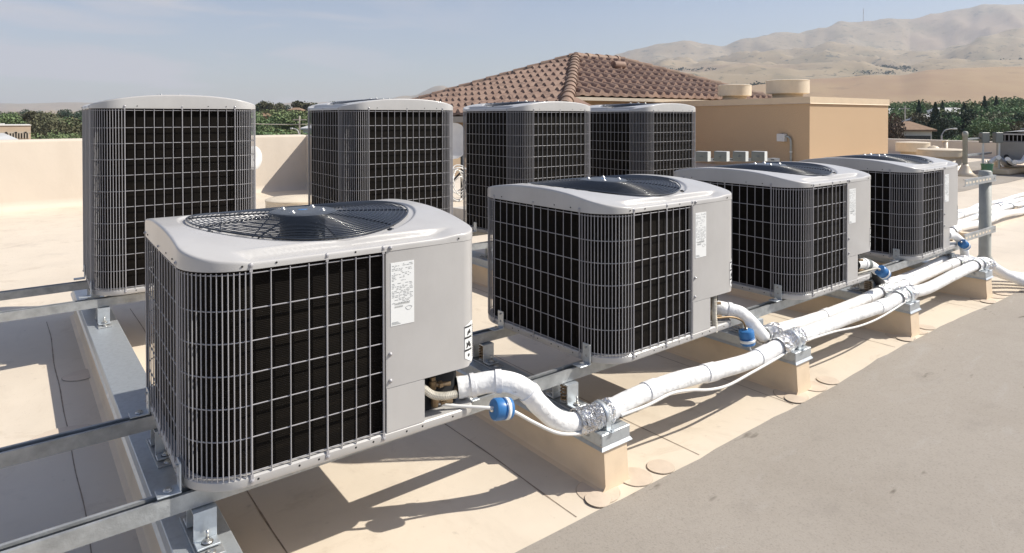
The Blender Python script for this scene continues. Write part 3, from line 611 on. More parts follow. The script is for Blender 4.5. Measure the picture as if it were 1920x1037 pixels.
# ------------------------------------------------------------------ refrigerant lines
def lump(n, r, s): return [r*(1+.05*noise.noise(Vector((i*.35, s, 0)))) for i in range(n)]
def pipe(name, pts, r, m, label, cat, seed=0, k=7, group=None, ends=True):
    P = smooth_path(pts, k); b = MB(); b.tube(P, lump(len(P), r*.95, seed), 16); o = b.build(name, m); tag(o, label, cat, group)
    return o, P
def band(par, P, i, r, wd=3, m='tape'):
    b = MB(); b.tube(P[i:i+wd+1], r, 16, smooth=True); return b.build('tape_band', M[m], par)
GP = 'white insulated refrigerant lines'
zP = -.622
A = [(.757, .045, -.462), (.80, .024, -.458), (.84, .002, -.452), (.89, -.03, -.453), (.944, -.055, -.482), (.985, -.07, -.535), (1.043, -.083, -.592), (1.10, -.092, -.618), (1.17, -.098, -.624), (1.245, -.10, -.622), (1.425, -.10, -.610), (1.632, -.10, -.612), (1.863, -.10, -.632), (2.123, -.10, -.648), (2.373, -.10, -.632), (2.44, -.1, -.626), (2.702, -.1, -.628), (3.024, -.1, -.630), (3.39, -.1, -.642), (3.64, -.1, -.627), (3.964, -.1, -.645), (4.385, -.1, -.628), (4.83, -.1, -.622), (4.99, -.115, -.652), (5.13, -.18, -.73), (5.26, -.30, -.79), (5.42, -.6, -.808), (5.6, -1.1, -.808), (5.75, -2.2, -.808)]
p1, P1 = pipe('insulated_pipe', A, .034, M['insul'], 'long white insulated pipe from the nearest unit along all the sleeper ends', 'pipe', 1, group=GP)
for i in (6, 17, 29, 63, 71, 82, 92, 104, 124, 131): band(p1, P1, i, .0358, 2)
b = MB(); b.lathe([(0, .0008), (.029, .0008), (.030, -.003), (0, -.003)], 20, mtx=Matrix.Translation(P1[0]) @ Vector((P1[0]-P1[1])).to_track_quat('Z', 'Y').to_matrix().to_4x4()); b.build('foam_end', M['foam'], p1)
b = MB(); b.tube([P1[0]+Vector((.01, -.008, 0)), P1[0]+Vector((-.03, .012, 0)), P1[0]+Vector((-.075, .012, .004))], .010, 10); b.build('copper_tube', M['brass'], p1)
B = [(2.055, .045, -.446), (2.101, .006, -.456), (2.153, -.03, -.476), (2.239, -.035, -.541), (2.307, -.035, -.599), (2.38, .0, -.622), (2.491, .008, -.626), (2.657, .008, -.634), (2.834, .008, -.640), (3.025, .008, -.642), (3.322, .008, -.638), (3.654, .008, -.628), (3.872, .008, -.640), (4.272, .008, -.628), (4.80, .008, -.622), (4.98, -.03, -.650), (5.17, -.09, -.73), (5.35, -.22, -.79), (5.52, -.6, -.81), (5.70, -1.1, -.81), (5.85, -2.2, -.81)]
p2, P2 = pipe('insulated_pipe', B, .030, M['insul'], 'white insulated pipe curving down from the second unit, beside its blue canister', 'pipe', 2, group=GP)
for i in (7, 60, 72, 85, 95): band(p2, P2, i, .0318, 2)
b = MB(); b.lathe([(0, .001), (.029, .001), (.0295, -.003), (0, -.003)], 20, mtx=Matrix.Translation(P2[0]) @ Vector((P2[0]-P2[1])).to_track_quat('Z', 'Y').to_matrix().to_4x4()); b.build('foam_end', M['foam'], p2)
D = [(3.284, .012, -.432), (3.36, .012, -.436), (3.45, .012, -.455), (3.563, .018, -.505), (3.667, .05, -.587), (3.78, .085, -.632), (4.003, .098, -.650), (4.413, .098, -.645), (4.80, .098, -.625), (5.02, .045, -.655), (5.24, -.02, -.74), (5.43, -.18, -.795), (5.61, -.6, -.812), (5.8, -1.1, -.812), (5.95, -2.2, -.812)]
p3, P3 = pipe('insulated_pipe', D, .029, M['insul'], 'white insulated pipe from the third unit, the rearmost of the three that cross together', 'pipe', 3, group=GP)
for i in (8, 40, 50): band(p3, P3, i, .0308, 2)
b = MB(); b.lathe([(0, .001), (.0285, .001), (.029, -.003), (0, -.003)], 20, mtx=Matrix.Translation(P3[0]) @ Vector((P3[0]-P3[1])).to_track_quat('Z', 'Y').to_matrix().to_4x4()); b.build('foam_end', M['foam'], p3)
E4 = [(4.71, .05, -.437), (4.80, .04, -.450), (4.90, .03, -.50), (4.98, .035, -.575), (5.03, .05, -.64), (5.12, .06, -.68), (5.33, .02, -.76), (5.53, -.15, -.80), (5.72, -.6, -.813), (5.9, -1.1, -.813), (6.05, -2.2, -.813)]
p4, P4 = pipe('insulated_pipe', E4, .028, M['insul'], 'short white insulated pipe dropping from the rightmost unit beside the grey post', 'pipe', 4, group=GP)
# foil wraps are crumpled sleeves on the pipes
def foil(par, P, i0, i1, r, seed):
    seg = smooth_path([P[i] for i in range(i0, i1+1)], 5); b = MB(); n = 22; v = []; q = len(seg)
    prev = None
    for i, p in enumerate(seg):
        d = (seg[min(i+1, q-1)]-seg[max(i-1, 0)]).normalized(); a = Vector((0, 0, 1)); u = (a-d*a.dot(d)).normalized(); w_ = d.cross(u)
        for k in range(n):
            t = 2*pi*k/n; rr = r*(1+.16*noise.noise(Vector((i*.8, cos(t)*3, sin(t)*3+seed)))+.09*noise.noise(Vector((i*2.1, cos(t)*7, sin(t)*7+seed)))+.10*sin(i*1.3+t)); v.append(p+u*cos(t)*rr+w_*sin(t)*rr)
    f = [(i*n+k, i*n+(k+1) % n, (i+1)*n+(k+1) % n, (i+1)*n+k) for i in range(q-1) for k in range(n)]
    b.add(v, f); return b.build('foil_wrap', M['foil'], par)
def near(P, x): return min(range(len(P)), key=lambda i: abs(P[i].x-x))
for par, P, r, spans in ((p1, P1, .0385, ((1.12, 1.27), (2.33, 2.50), (3.55, 3.72), (4.74, 5.0))), (p2, P2, .035, ((2.33, 2.50), (3.55, 3.76), (4.76, 4.97))), (p3, P3, .034, ((3.72, 3.86), (4.78, 4.96)))):
    for a, c in spans: foil(par, P, near(P, a), max(near(P, c), near(P, a)+2), r, a*7)
# dark taped elbow on the third pipe
b = MB(); i0 = near(P3, 3.57); b.tube(P3[i0:i0+10], .0315, 14); b.build('black_tape', M['rubber'], p3)
b = MB(); i0 = near(P3, 3.40); b.tube(P3[i0:i0+4], .0300, 14); b.build('grey_tape', M['elec'], p3)
# pipe clamps on the sleeper ends
def clamp(x, y, r, zc, label):
    b = MB(); n = 18; wd = .020; v = []
    for k in range(n+1):
        a = pi*1.12*k/n-.06*pi
        for rr in (r, r+.0018):
            for s_ in (-1, 1): v.append((s_*wd/2, rr*cos(a), rr*sin(a)))
    b.add(v, [q for k in range(n) for q in ((k*4+2, k*4+3, k*4+7, k*4+6), (k*4, k*4+4, k*4+5, k*4+1), (k*4, k*4+2, k*4+6, k*4+4), (k*4+1, k*4+5, k*4+7, k*4+3))], True)
    for s_ in (-1, 1):
        y0, y1 = sorted((s_*(r-.001), s_*(r+.026))); dz = -(zc-ZC)
        b.box(-wd/2, wd/2, y0, y1, dz+.0006, dz+.0028); ya, yb = sorted((s_*(r-.001), s_*(r+.001))); b.box(-wd/2, wd/2, ya, yb, dz+.0028, .0)
        b.lathe([(0, .0045), (.005, .0045), (.005, .0), (0, 0)], 6, (0, s_*(r+.015), dz+.003), False)
    o = b.build('pipe_clamp', M['galv']); o.location = (x, y, zc); tag(o, label, 'clamp', 'strap clamps holding the pipes')
for x, nm in ((1.225, 'second'), (2.43, 'third'), (3.63, 'fourth'), (4.82, 'fifth')):
    z = P1[near(P1, x)].z; clamp(x, -.10, .0405, z, 'strap clamp over the foil wrapped pipe on the %s sleeper end' % nm)
# thin white control cables beside the pipes
def cable(pts, r, label, k=8, m='cable'):
    b = MB(); b.tube(smooth_path(pts, k), r, 8); return tag(b.build('cable', M[m]), label, 'cable', 'thin cables along the pipes')
cable([(.668, .02, -.475), (.72, -.005, -.490), (.80, -.055, -.500), (.87, -.07, -.520), (.95, -.085, -.575), (1.02, -.112, -.618), (1.09, -.122, -.640), (1.15, -.118, -.648)], .0055, 'thin white line from the nearest unit through its blue canister to the foil clamp')
cable([(1.29, -.135, -.632), (1.42, -.139, -.632), (1.55, -.137, -.626), (1.66, -.138, -.642), (1.78, -.135, -.672), (1.90, -.135, -.686), (2.05, -.136, -.676), (2.25, -.134, -.662), (2.36, -.130, -.652)], .0055, 'thin white cable sagging under the long pipe between the second and third sleepers')
cable([(2.5, -.137, -.635), (2.75, -.136, -.648), (3.0, -.135, -.672), (3.2, -.135, -.676), (3.4, -.134, -.664), (3.57, -.132, -.648)], .005, 'thin white cable sagging under the long pipe between the third and fourth sleepers')
cable([(2.0, .0, -.475), (2.08, -.03, -.478), (2.13, -.05, -.50), (2.15, -.055, -.54)], .0045, 'thin brass coloured tube from the second unit to its blue canister', m='brass')
cable([(2.165, -.06, -.60), (2.18, -.07, -.64), (2.3, -.09, -.655), (2.4, -.10, -.66)], .004, 'thin white line leaving the foot of the second blue canister')
cable([(3.29, .0, -.478), (3.38, -.02, -.470), (3.46, -.03, -.47), (3.50, -.03, -.49)], .005, 'thin grey tube from the third unit to its blue canister', m='plastic')
# ribbed flexible conduits
def conduit(pts, r, label):
    P = smooth_path(pts, 16); rr = [r*(1+.22*(i % 2)) for i in range(len(P))]; b = MB(); b.tube(P, rr, 10, smooth=False); return tag(b.build('flexible_conduit', M['plastic']), label, 'conduit', 'ribbed flexible conduits at the units')
conduit([(.600, .03, -.372), (.61, .01, -.405), (.635, -.008, -.432), (.67, -.015, -.444), (.712, -.018, -.448)], .010, 'off white ribbed conduit curling out of the nearest unit below its panel')
conduit([(2.00, .0, -.375), (1.985, -.012, -.41), (1.98, -.015, -.45), (1.985, -.015, -.50), (1.988, -.012, -.525)], .010, 'off white ribbed conduit hanging straight down beside the second unit')
# blue filter canisters
def canister(c, axis, r, ln, label):
    q = Vector(axis).to_track_quat('Z', 'Y').to_matrix().to_4x4(); root = thing('filter_canister', label, 'canister', c, 0, 'blue filter canisters on the small lines')
    b = MB(); h = ln/2; b.lathe([(0, -h), (r*.6, -h), (r*.92, -h*.93), (r, -h*.8), (r, -h*.12), (r*.86, -h*.04), (r*.86, h*.04), (r*.97, h*.12), (r*.97, h*.8), (r*.9, h*.93), (r*.6, h), (0, h)], 28, mtx=q); b.build('body', M['blue'], root, 40)
    b = MB(); b.lathe([(r*1.004, h*.2), (r*1.008, h*.2), (r*1.008, h*.56), (r*1.004, h*.56)], 28, mtx=q); b.build('label_band', M['label'], root)
    for s_ in (-1, 1):
        b = MB(); b.lathe([(.0045, s_*h*.95), (.0075, s_*h*.97), (.0075, s_*h*1.12), (.005, s_*h*1.3), (0, s_*h*1.3)], 12, mtx=q); b.build('fitting', M['steel'], root)
canister((.845, -.065, -.512), (1, -.15, -.16), .032, .062, 'blue canister with a white band on the thin line right of the nearest unit')
canister((2.155, -.056, -.572), (.10, -.1, -1), .032, .066, 'blue canister hanging almost upright beside the second unit')
canister((3.515, -.035, -.500), (.75, -.3, -.6), .032, .062, 'blue canister beside the third unit, above dark taped pipe')
canister((4.85, -.005, -.512), (.7, -.3, -.6), .030, .060, 'blue canister beside the rightmost unit, near the grey post')

# tall grey post with strut arms
t = thing('support_post', 'tall grey capped pipe post with slotted arms beside the rightmost unit', 'post', (6.14, .25, ZG))
PZ = .0
b = MB(); b.lathe([(.075, 0), (.06, .02), (.044, .05), (.044, .70)], 24); b.build('pipe', M['post'], t)
b = MB(); b.lathe([(.045, .695), (.052, .70), (.052, .728), (.048, .732), (.048, .748), (.040, .760), (0, .765)], 24); b.build('cap', M['post'], t)
def slotarm(L_, par, name='slotted_arm'):
    b = MB(); b.box(-L_, .05, -.062, -.0595, -.026, .026); b.box(-L_, .05, -.0593, -.046, .0235, .026); b.box(-L_, .05, -.0593, -.046, -.026, -.0235)
    o = b.build(name, M['zinc'], par); b = MB()
    for k in range(int(L_/.075)):
        cx = -.10-.075*k
        b.prism([(cx+.014*sgn+.008*cos(a)*1, .008*sin(a)) for sgn, rng in ((1, (-pi/2, pi/2)), (-1, (pi/2, 1.5*pi))) for a in [rng[0]+(rng[1]-rng[0])*j/5 for j in range(6)]], .0626, .0620, mtx=Matrix.Rotation(pi/2, 4, 'X'))
    b.build('slots', M['membrane'], o)
    b = MB(); b.lathe([(0, .006), (.007, .006), (.007, 0), (0, 0)], 6, smooth=False, mtx=Matrix.Translation((.0, -.062, 0)) @ Matrix.Rotation(pi/2, 4, 'X')); b.build('bolt', M['steel'], o); return o
for z in (.700, .275):
    o = slotarm(.66, t); o.location = (0, 0, z)

# pipes of the next run, far right
for k, (y0, r) in enumerate(((.78, .040), (.93, .034), (1.06, .036), (1.20, .032))):
    pts = [(4.9+i*.5, y0+.05*noise.noise(Vector((i*.7, k, 0)))+.02*i*.3, ZG+.075+.030*noise.noise(Vector((i*.6, k, 5)))) for i in range(22)]
    o, P = pipe('insulated_pipe', pts, r, M['insul'], '%s white insulated pipe of the bundle crossing behind the tall grey post' % ['nearest', 'second nearest', 'third nearest', 'farthest'][k], 'pipe', 10+k, 5, 'white pipe bundle behind the tall grey post')
    for a in (7.1, 9.6): foil(o, P, near(P, a), near(P, a)+2, r*1.14, k+a)
    for a in (6.4, 8.3, 10.4): band(o, P, near(P, a), r*1.06, 1)
for k, x in enumerate((7.3, 9.7)):
    b = MB(); b.box(-.05, .05, -.35, .35, 0, .045, bev=.006); o = b.build('pipe_support', M['kerbmem']); o.location = (x, 1.02, ZG); tag(o, '%s low tan block under the white pipe bundle behind the post' % ['nearer', 'farther'][k], 'support', 'low blocks under the pipe bundle')

# ------------------------------------------------------------------ parapets
def wall(name, p0, p1, th, h, label, cove=.09):
    """wall from p0 to p1, its face on the left of the direction of travel, with a cove at the foot and rounded top"""
    d = Vector((p1[0]-p0[0], p1[1]-p0[1], 0)); L_ = d.length; d.normalize(); nn = Vector((-d.y, d.x, 0)); b = MB()
    prof = [(cove, 0), (cove*.5, .02), (.015, .06), (0, cove*1.3), (0, h-.035), (-.006, h-.012), (-.03, h), (-th, h), (-th, 0)]
    m_ = max(2, int(L_/.5)); v = []
    for i in range(m_+1):
        for a, z in prof: p = Vector((*p0, 0))+d*(L_*i/m_)+nn*(a+.006*noise.noise(Vector((i*.8, z*2, 1)))); v.append((p.x, p.y, ZG+z))
    n = len(prof); b.add(v, [(i*n+k, i*n+k+1, (i+1)*n+k+1, (i+1)*n+k) for i in range(m_) for k in range(n-1)], True)
    b.add(v[:n], [tuple(range(n-1, -1, -1))]); b.add(v[-n:], [tuple(range(n))]); return tag(b.build(name, M['parapet'], None, 50), label, 'wall')
wall('parapet_wall', (3.66, 9.2), (-9, 8.9), .35, .915, 'long cream parapet wall at the left behind the tall condensers')
wall('parapet_wall', (3.66, 6.2), (3.66, 9.3), .30, .913, 'short cream parapet return wall hidden behind the second tall condenser')
wall('parapet_wall', (21.5, -6.5), (22.6, 9.5), .35, .49, 'low tan parapet wall at the far right, below the trees')

# ------------------------------------------------------------------ stucco block with vents
t = thing('stucco_block', 'tan stucco rooftop block with a pale metal coping', 'building', (13.18, 5.45, ZG))
fp = [(0, 0), (3.83, 0), (3.83, 6.4), (1.75, 6.4)]; zt_ = 1.645
b = MB(); b.prism(fp, 0, zt_-.13); b.build('wall', M['stucco'], t)
b = MB(); g = .022; fo = [(-.026, -g), (3.83+g, -g), (3.83+g, 6.43), (1.73, 6.43)]
b.prism(fo, zt_-.135, zt_); b.add([(*fo[0], zt_-.135), (*fo[1], zt_-.135), (fo[1][0]+.012, -g-.014, zt_-.150), (fo[0][0]-.010, -g-.014, zt_-.150)], [(3, 2, 1, 0)]); b.add([(*fo[3], zt_-.135), (*fo[0], zt_-.135), (fo[0][0]-.014, -g-.012, zt_-.150), (fo[3][0]-.014, 6.43, zt_-.150)], [(3, 2, 1, 0)]); b.build('coping', M['coping'], t)
eb = thing('junction_box', 'small grey junction box with a bent conduit on the stucco block wall', 'electrical box', (0, 0, 0))
fd = Vector((1.75, 6.4, 0)).normalized(); base = Vector((13.18, 5.45, 0))+fd*.72; nrm = Vector((-fd.y, fd.x, 0))
mt = Matrix.Translation(base+Vector((0, 0, -.10))) @ Matrix(((fd.x, nrm.x, 0, 0), (fd.y, nrm.y, 0, 0), (0, 0, 1, 0), (0, 0, 0, 1)))
b = MB(); b.box(-.11, .11, .004, .10, -.08, .09, mt, .006); b.build('box', M['dish'], eb)
b = MB(); b.tube([mt @ Vector(p) for p in smooth_path([(-.11, .05, .02), (-.17, .05, .03), (-.24, .05, -.02), (-.26, .05, -.12), (-.26, .05, -.3), (-.26, .05, -.72)], 5)], .024, 8); b.build('conduit', M['post'], eb)
b = MB(); b.tube([mt @ Vector((-.26, .05, -.285)), mt @ Vector((-.26, .05, -.315))], .033, 8); b.build('coupling', M['elecl'], eb)
def drumvent(x, y, z, r, h, rn, hn, label):
    t = thing('roof_vent', label, 'vent', (x, y, z), 0, 'round cream roof vents')
    b = MB(); b.lathe([(rn*1.02, 0), (rn, 0), (rn, hn)], 32); b.build('neck', M['cream'], t)
    b = MB(); b.lathe([(r*.97, hn-.01), (r, hn), (r, hn+h), (r*1.015, hn+h+.006), (r*1.015, hn+h+.022), (r*.95, hn+h+.034), (r*.3, hn+h+.05), (0, hn+h+.054)], 40); b.build('hood', M['cream'], t, 40)
    b = MB(); a = -.9; b.tube([(r*1.004*cos(a), r*1.004*sin(a), hn+.01), (r*1.004*cos(a), r*1.004*sin(a), hn+h)], .008, 6); b.build('seam', M['cream'], t)
    return t
ZR = ZG+1.645
drumvent(14.60, 6.75, ZR, .49, .29, .35, .13, 'largest cream drum vent on top of the stucco block, near its corner')
drumvent(14.75, 8.30, ZR, .42, .25, .30, .12, 'smaller cream drum vent on the stucco block, in front of the tiled roof end')
drumvent(2.47, 6.3, ZG, .36, .16, .34, .03, 'low cream drum vent on the roof between the first two tall condensers')
drumvent(19.7, 5.9, ZG, .42, .22, .30, .25, 'cream drum vent right of the stucco block, in front of the low parapet')
drumvent(15.9, 3.9, ZG, .46, .12, .42, .35, 'wide cream tub shaped vent behind the rightmost front condenser')
t = thing('gooseneck_vent', 'small cream gooseneck vent with a bright hood near the low parapet', 'vent', (18.6, 5.0, ZG)); b = MB(); b.lathe([(.12, 0), (.11, .03), (.11, .30)], 16); b.build('stack', M['cream'], t); b = MB(); b.lathe([(.16, .28), (.18, .31), (.17, .38), (.09, .45), (0, .47)], 18); b.build('hood', M['cream'], t)
t = thing('vent_stack', 'thin cream pipe stack rising behind the wide tub vent', 'vent', (17.9, 4.5, ZG)); b = MB(); b.lathe([(.09, 0), (.06, .05), (.06, .62)], 14); b.build('pipe', M['cream'], t); b = MB(); b.lathe([(.065, .60), (.067, .62), (.055, .63)], 14); b.build('collar', M['cream'], t)

# ------------------------------------------------------------------ tiled hip roof building (aligned with the rows)
C0 = Vector((11.27, 10.9, 0)); s_ = 3.9; p_ = .38; ze = .93; rl_ = 2.15; Lx = 2*s_+rl_; Ly = 2*s_; lower = 1.35
t = thing('tiled_roof_building', 'building with a brown clay tiled hip roof behind the tall condensers', 'building', (C0.x, C0.y, ze))
def slope(axis_o, eu, ev, width, run, tri_l, tri_r, low=0):
    """barrel tiled slope: origin at eave corner, eu along the eave, ev horizontal up-slope direction; tri_l / tri_r: the side follows a 45 degree hip"""
    b = MB(); pu = .37; row = .50; rows_ = int((run+low)/row)+1; v = []; f = []
    for r in range(rows_):
        a0 = -low+r*row; a1 = min(a0+row+.03, run)
        if a0 >= run-.02: continue
        lo = max(a0, -low)
        u0 = a0 if tri_l else 0; u1 = width-a0 if tri_r else width
        ua1 = a1-.03 if tri_l else 0; ub1 = width-(a1-.03) if tri_r else width
        nn = int(((u1)-(u0))/pu*10)
        st = len(b.v); vv = []; k0 = math.floor(u0/pu*10); k1 = math.ceil(u1/pu*10)
        for k in range(k0, k1+1):
            u = k*pu/10; ph = (k % 10)/10
            h = .105*max(0, sin(pi*ph/.62)) if ph < .62 else -.012*sin(pi*(ph-.62)/.38)
            jit = .010*noise.noise(Vector((math.floor(k/10)*3.7, r*5.1, 2)))
            uu0 = min(max(u, u0), u1); uu1 = min(max(u, ua1), ub1)
            for (uu, a, dz) in ((uu0, a0, .004), (uu0, a0+jit, .085), (uu1, a1, .012)):
                P_ = axis_o+eu*uu+ev*a; vv.append((P_.x, P_.y, P_.z+a*p_+(h if dz != .004 else h*.25)+dz))
        q = len(vv)//3; b.add(vv, [g_ for k in range(q-1) for g_ in ((3*k, 3*k+3, 3*k+4, 3*k+1), (3*k+1, 3*k+4, 3*k+5, 3*k+2))], False)
    return b
e1 = Vector((1, 0, 0)); e2 = Vector((0, 1, 0)); O = Vector((0, 0, 0))
slope(O, e1, e2, Lx, s_, True, True).build('roof_slope', M['tile'], t)
slope(e2*Ly, -e2, e1, Ly, s_, True, True, lower).build('roof_slope', M['tile'], t)
b = slope(e1*Lx, e2, -e1, Ly, s_, True, True); b.build('roof_slope', M['tile'], t)
b = slope(e1*Lx+e2*Ly, -e1, -e2, Lx, s_, True, True); b.build('roof_slope', M['tile'], t)
def ridge(p0, p1, r0=.165, step=.50):
    b = MB(); d = (p1-p0); L_ = d.length; d.normalize(); k = int(L_/step)
    for i in range(k+1):
        a = p0+d*(i*step); c = p0+d*(min((i+1)*step+.06, L_+.1)); u = Vector((0, 0, 1)); u = (u-d*u.dot(d)).normalized(); w_ = d.cross(u); n = 9; v = []
        for (P_, rr) in ((a, r0*1.16), (c, r0*.92)):
            for j in range(n+1): q = pi*j/n; v.append(P_+w_*cos(q)*rr+u*(sin(q)*rr*.95+.02+(.0 if rr > r0 else .0)))
            for j in range(n+1): q = pi*j/n; v.append(P_+w_*cos(q)*rr*.85+u*(sin(q)*rr*.80+.02))
        m_ = n+1; b.add(v, [(j, j+1, 2*m_+j+1, 2*m_+j) for j in range(n)], True); b.add(v, [(m_+j, m_+j+1, j+1, j) for j in range(n)]+[(2*m_+j, 2*m_+j+1, 3*m_+j+1, 3*m_+j) for j in range(n)])
    return b
zr = s_*p_; Ap = Vector((s_, s_, zr)); Bp = Vector((s_+rl_, s_, zr))
ridge(Vector((-.05, -.05, .0)), Ap).build('ridge_tiles', M['ridge'], t)
ridge(Vector((-lower, Ly+lower, -lower*p_)), Ap).build('ridge_tiles', M['ridge'], t)
ridge(Vector((Lx, 0, .0)), Bp).build('ridge_tiles', M['ridge'], t)
ridge(Vector((Lx, Ly, .0)), Bp).build('ridge_tiles', M['ridge'], t)
ridge(Ap, Bp).build('ridge_tiles', M['ridge'], t)
ridge(Vector((-lower, -lower+.1, -lower*p_+.02)), Vector((-.1, -.1, 0))).build('ridge_tiles', M['ridge'], t)
b = MB(); b.add([(-lower, -lower, -lower*p_-.02), (0, 0, -.02), (.2, .0, -.02), (.2, -lower, -lower*p_-.02)], [(0, 3, 2, 1)]); b.build('lower_corner', M['tile'], t)
b = MB(); b.box(.02, Lx+.1, -.04, .08, -.12, -.03); b.build('fascia', M['fascia'], t)
b = MB(); b.box(-lower+.02, -lower+.12, -lower, Ly+lower, -lower*p_-.20, -lower*p_-.03); b.build('fascia', M['fascia'], t)
b = MB(); b.box(.25, Lx-.3, .3, Ly-.2, -ze+ZG, -.10); b.box(-lower+.5, .24, -lower+.5, Ly, -ze+ZG, -lower*p_-.10); b.build('wall', M['stucco'], t)
b = MB(); c = Vector((s_+.75, 2.55, 2.55*p_)); b.lathe([(.10, 0), (.10, .22), (0, .23)], 12, c); bb = [Vector((c.x-.30, c.y, c.z+.22)), Vector((c.x+.22, c.y, c.z+.22))]; b.tube(bb, .12, 12); b.build('roof_vent', M['tile'], t, 40)

# ------------------------------------------------------------------ dishes, disconnects, small things between the units
t = thing('satellite_dish', 'pale square satellite dish on a black tripod between two tall condensers', 'satellite dish', (4.96, 6.4, ZG))
mt = Matrix.Translation((-.20, .14, .86)) @ Matrix.Rotation(-.62, 4, 'Z') @ Matrix.Rotation(R_(82), 4, 'X')
n = 32; v = []; rows_ = 6
for j in range(rows_+1):
    rr = j/rows_
    for k in range(n):
        a = 2*pi*k/n; se = (abs(cos(a))**4+abs(sin(a))**4)**(-.25); x, y = .29*rr*se*cos(a), .27*rr*se*sin(a); v.append(mt @ Vector((x, y, .05*rr*rr)))
b = MB(); b.add(v, [(j*n+k, j*n+(k+1) % n, (j+1)*n+(k+1) % n, (j+1)*n+k) for j in range(rows_) for k in range(n)], True)
v2 = [Vector(p)-(mt.to_3x3() @ Vector((0, 0, .012))) for p in v[-n:]]; b.add(v[-n:]+v2, [(k, (k+1) % n, n+(k+1) % n, n+k) for k in range(n)]); b.build('dish', M['dish'], t)
b = MB(); b.tube([(0, 0, .02), (0, 0, .68), (-.15, .12, .82)], .024, 10); b.build('mast', M['motor'], t)
for a in (.4, 2.5, 4.4): b = MB(); b.tube([(.38*cos(a), .38*sin(a), .01), (0, 0, .42)], .014, 8); b.build('leg', M['motor'], t)
rnd = random.Random(3); b = MB()
for k in range(7):
    cx, cz, r = rnd.uniform(-.05, .05), .25+rnd.uniform(-.03, .1), rnd.uniform(.13, .24); a0 = rnd.uniform(0, 6)
    b.tube([(cx+r*cos(a)*.7, .1+.05*sin(a*2+k), cz+r*sin(a)*1.0) for a in [a0+5.6*j/24 for j in range(25)]], .009, 6)
o = b.build('coiled_cable', M['cable']); o.location = (4.80, 6.15, ZG); tag(o, 'tangled coil of white cable hanging at the foot of the satellite dish tripod', 'cable')
t = thing('satellite_dish', 'small round grey dish partly hidden behind the leftmost tall condenser', 'satellite dish', (2.06, 6.66, ZG))
b = MB(); mt = Matrix.Translation((0, -.05, .715)) @ Matrix.Rotation(.62, 4, 'Z') @ Matrix.Rotation(R_(88), 4, 'X'); b.lathe([(0, -.03), (.08, -.022), (.145, .0), (.148, -.006), (.08, -.032), (0, -.04)], 32, mtx=mt); b.build('dish', M['dish'], t)
b = MB(); b.tube([(0, 0, .01), (0, 0, .70)], .02, 8); b.build('mast', M['motor'], t)
b = MB(); b.box(-.16, .16, -.12, .12, 0, .16, bev=.006); o = b.build('kerb_box', M['concrete']); o.location = (3.93, 4.68, ZG); o.rotation_euler = (0, 0, .1); tag(o, 'small pale box kerb on the roof between the second and third tall condensers', 'kerb')
t = thing('strut_frame', 'slotted steel strut frame carrying four grey disconnect boxes', 'frame', (6.90, 3.17, ZG), -.66)
b = MB(); b.box(-.60, .60, -.02, .02, .650, .690); b.build('top_strut', M['zinc'], t); b = MB()
for k in range(11):
    b.box(-.56+k*.105, -.52+k*.105, -.0212, -.0202, .664, .677)
b.build('slots', M['dark'], t)
b = MB(); b.box(-.60, .60, -.02, .02, .35, .39); b.build('lower_strut', M['zinc'], t)
for x in (-.55, .55): b = MB(); b.box(x-.02, x+.02, .021, .061, 0, .69); b.build('leg', M['zinc'], t)
for k in range(4):
    x = 6.607+(7.165-6.607)*k/3; y = 3.379+(2.946-3.379)*k/3
    t = thing('disconnect_box', '%s of the four grey disconnect boxes in front of the stucco block' % ['leftmost', 'second from left', 'third from left', 'rightmost'][k], 'electrical box', (x-.01, y-.02, ZG+.70), -pi/2+.12, 'grey disconnect boxes on the strut frame')
    b = MB(); b.box(-.085, .085, -.075, -.071, -.045, .078, bev=.001); b.lathe([(0, .004), (.018, .003), (.02, 0)], 14, mtx=Matrix.Translation((0, -.075, .01)) @ Matrix.Rotation(pi/2, 4, 'X')); b.build('front_cover', M['elec'], t)
    b = MB(); b.box(-.083, .083, -.070, .01, -.043, .080, bev=.002); b.build('box', M['elecl'], t)

# ------------------------------------------------------------------ equipment at the far right
t = thing('condensing_unit', 'distant grey condenser cropped at the right edge of the photo', 'condenser', (16.45, 1.72, ZG+.25), -.04, None, (1, 1, .72))
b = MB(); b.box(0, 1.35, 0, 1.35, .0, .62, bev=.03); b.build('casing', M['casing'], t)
b = MB(); b.box(.03, 1.32, .03, 1.32, .62, .80); b.build('coil', M['fins'], t)
b = MB()
for k in range(19): b.tube([(.02+k*.073, .0, .61), (.02+k*.073, .0, .81)], .008, 5); b.tube([(.0, .02+k*.073, .61), (.0, .02+k*.073, .81)], .008, 5)
b.build('wire_grille', M['wire'], t)
b = MB(); v = []
for i in range(13):
    for j in range(9): x, y = -.03+1.41*i/12, -.03+1.41*j/8; v.append((x, y, .81+.03+.13*(1-((2*(j/8)-1)**2))*(.6+.4*(1-((2*(i/12)-1)**2)))))
b.add(v, [(i*9+j, (i+1)*9+j, (i+1)*9+j+1, i*9+j+1) for i in range(12) for j in range(8)], True); b.box(-.03, 1.38, -.03, 1.38, .80, .84); b.build('top_cover', M['paint'], t)
b = MB(); b.lathe([(0, 0), (.42, -.01), (.45, -.03), (0, -.03)], 30, (.675, .675, .985)); b.build('fan_guard', M['guard'], t)
for k, (x, y) in enumerate(((16.6, 2.3), (16.7, 3.1), (17.5, 2.25))):
    t = thing('pipe_stand', '%s cream flashed pipe leg under the distant cropped condenser' % ['nearest', 'left rear', 'right rear'][k], 'stand', (x, y, ZG), 0, 'cream pipe legs under the distant condenser'); b = MB(); b.lathe([(.20, 0), (.12, .07), (.075, .15), (.07, .17)], 18); b.build('flashing', M['cream'], t); b = MB(); b.lathe([(.06, .15), (.06, .248)], 14); b.build('leg', M['cream'], t)
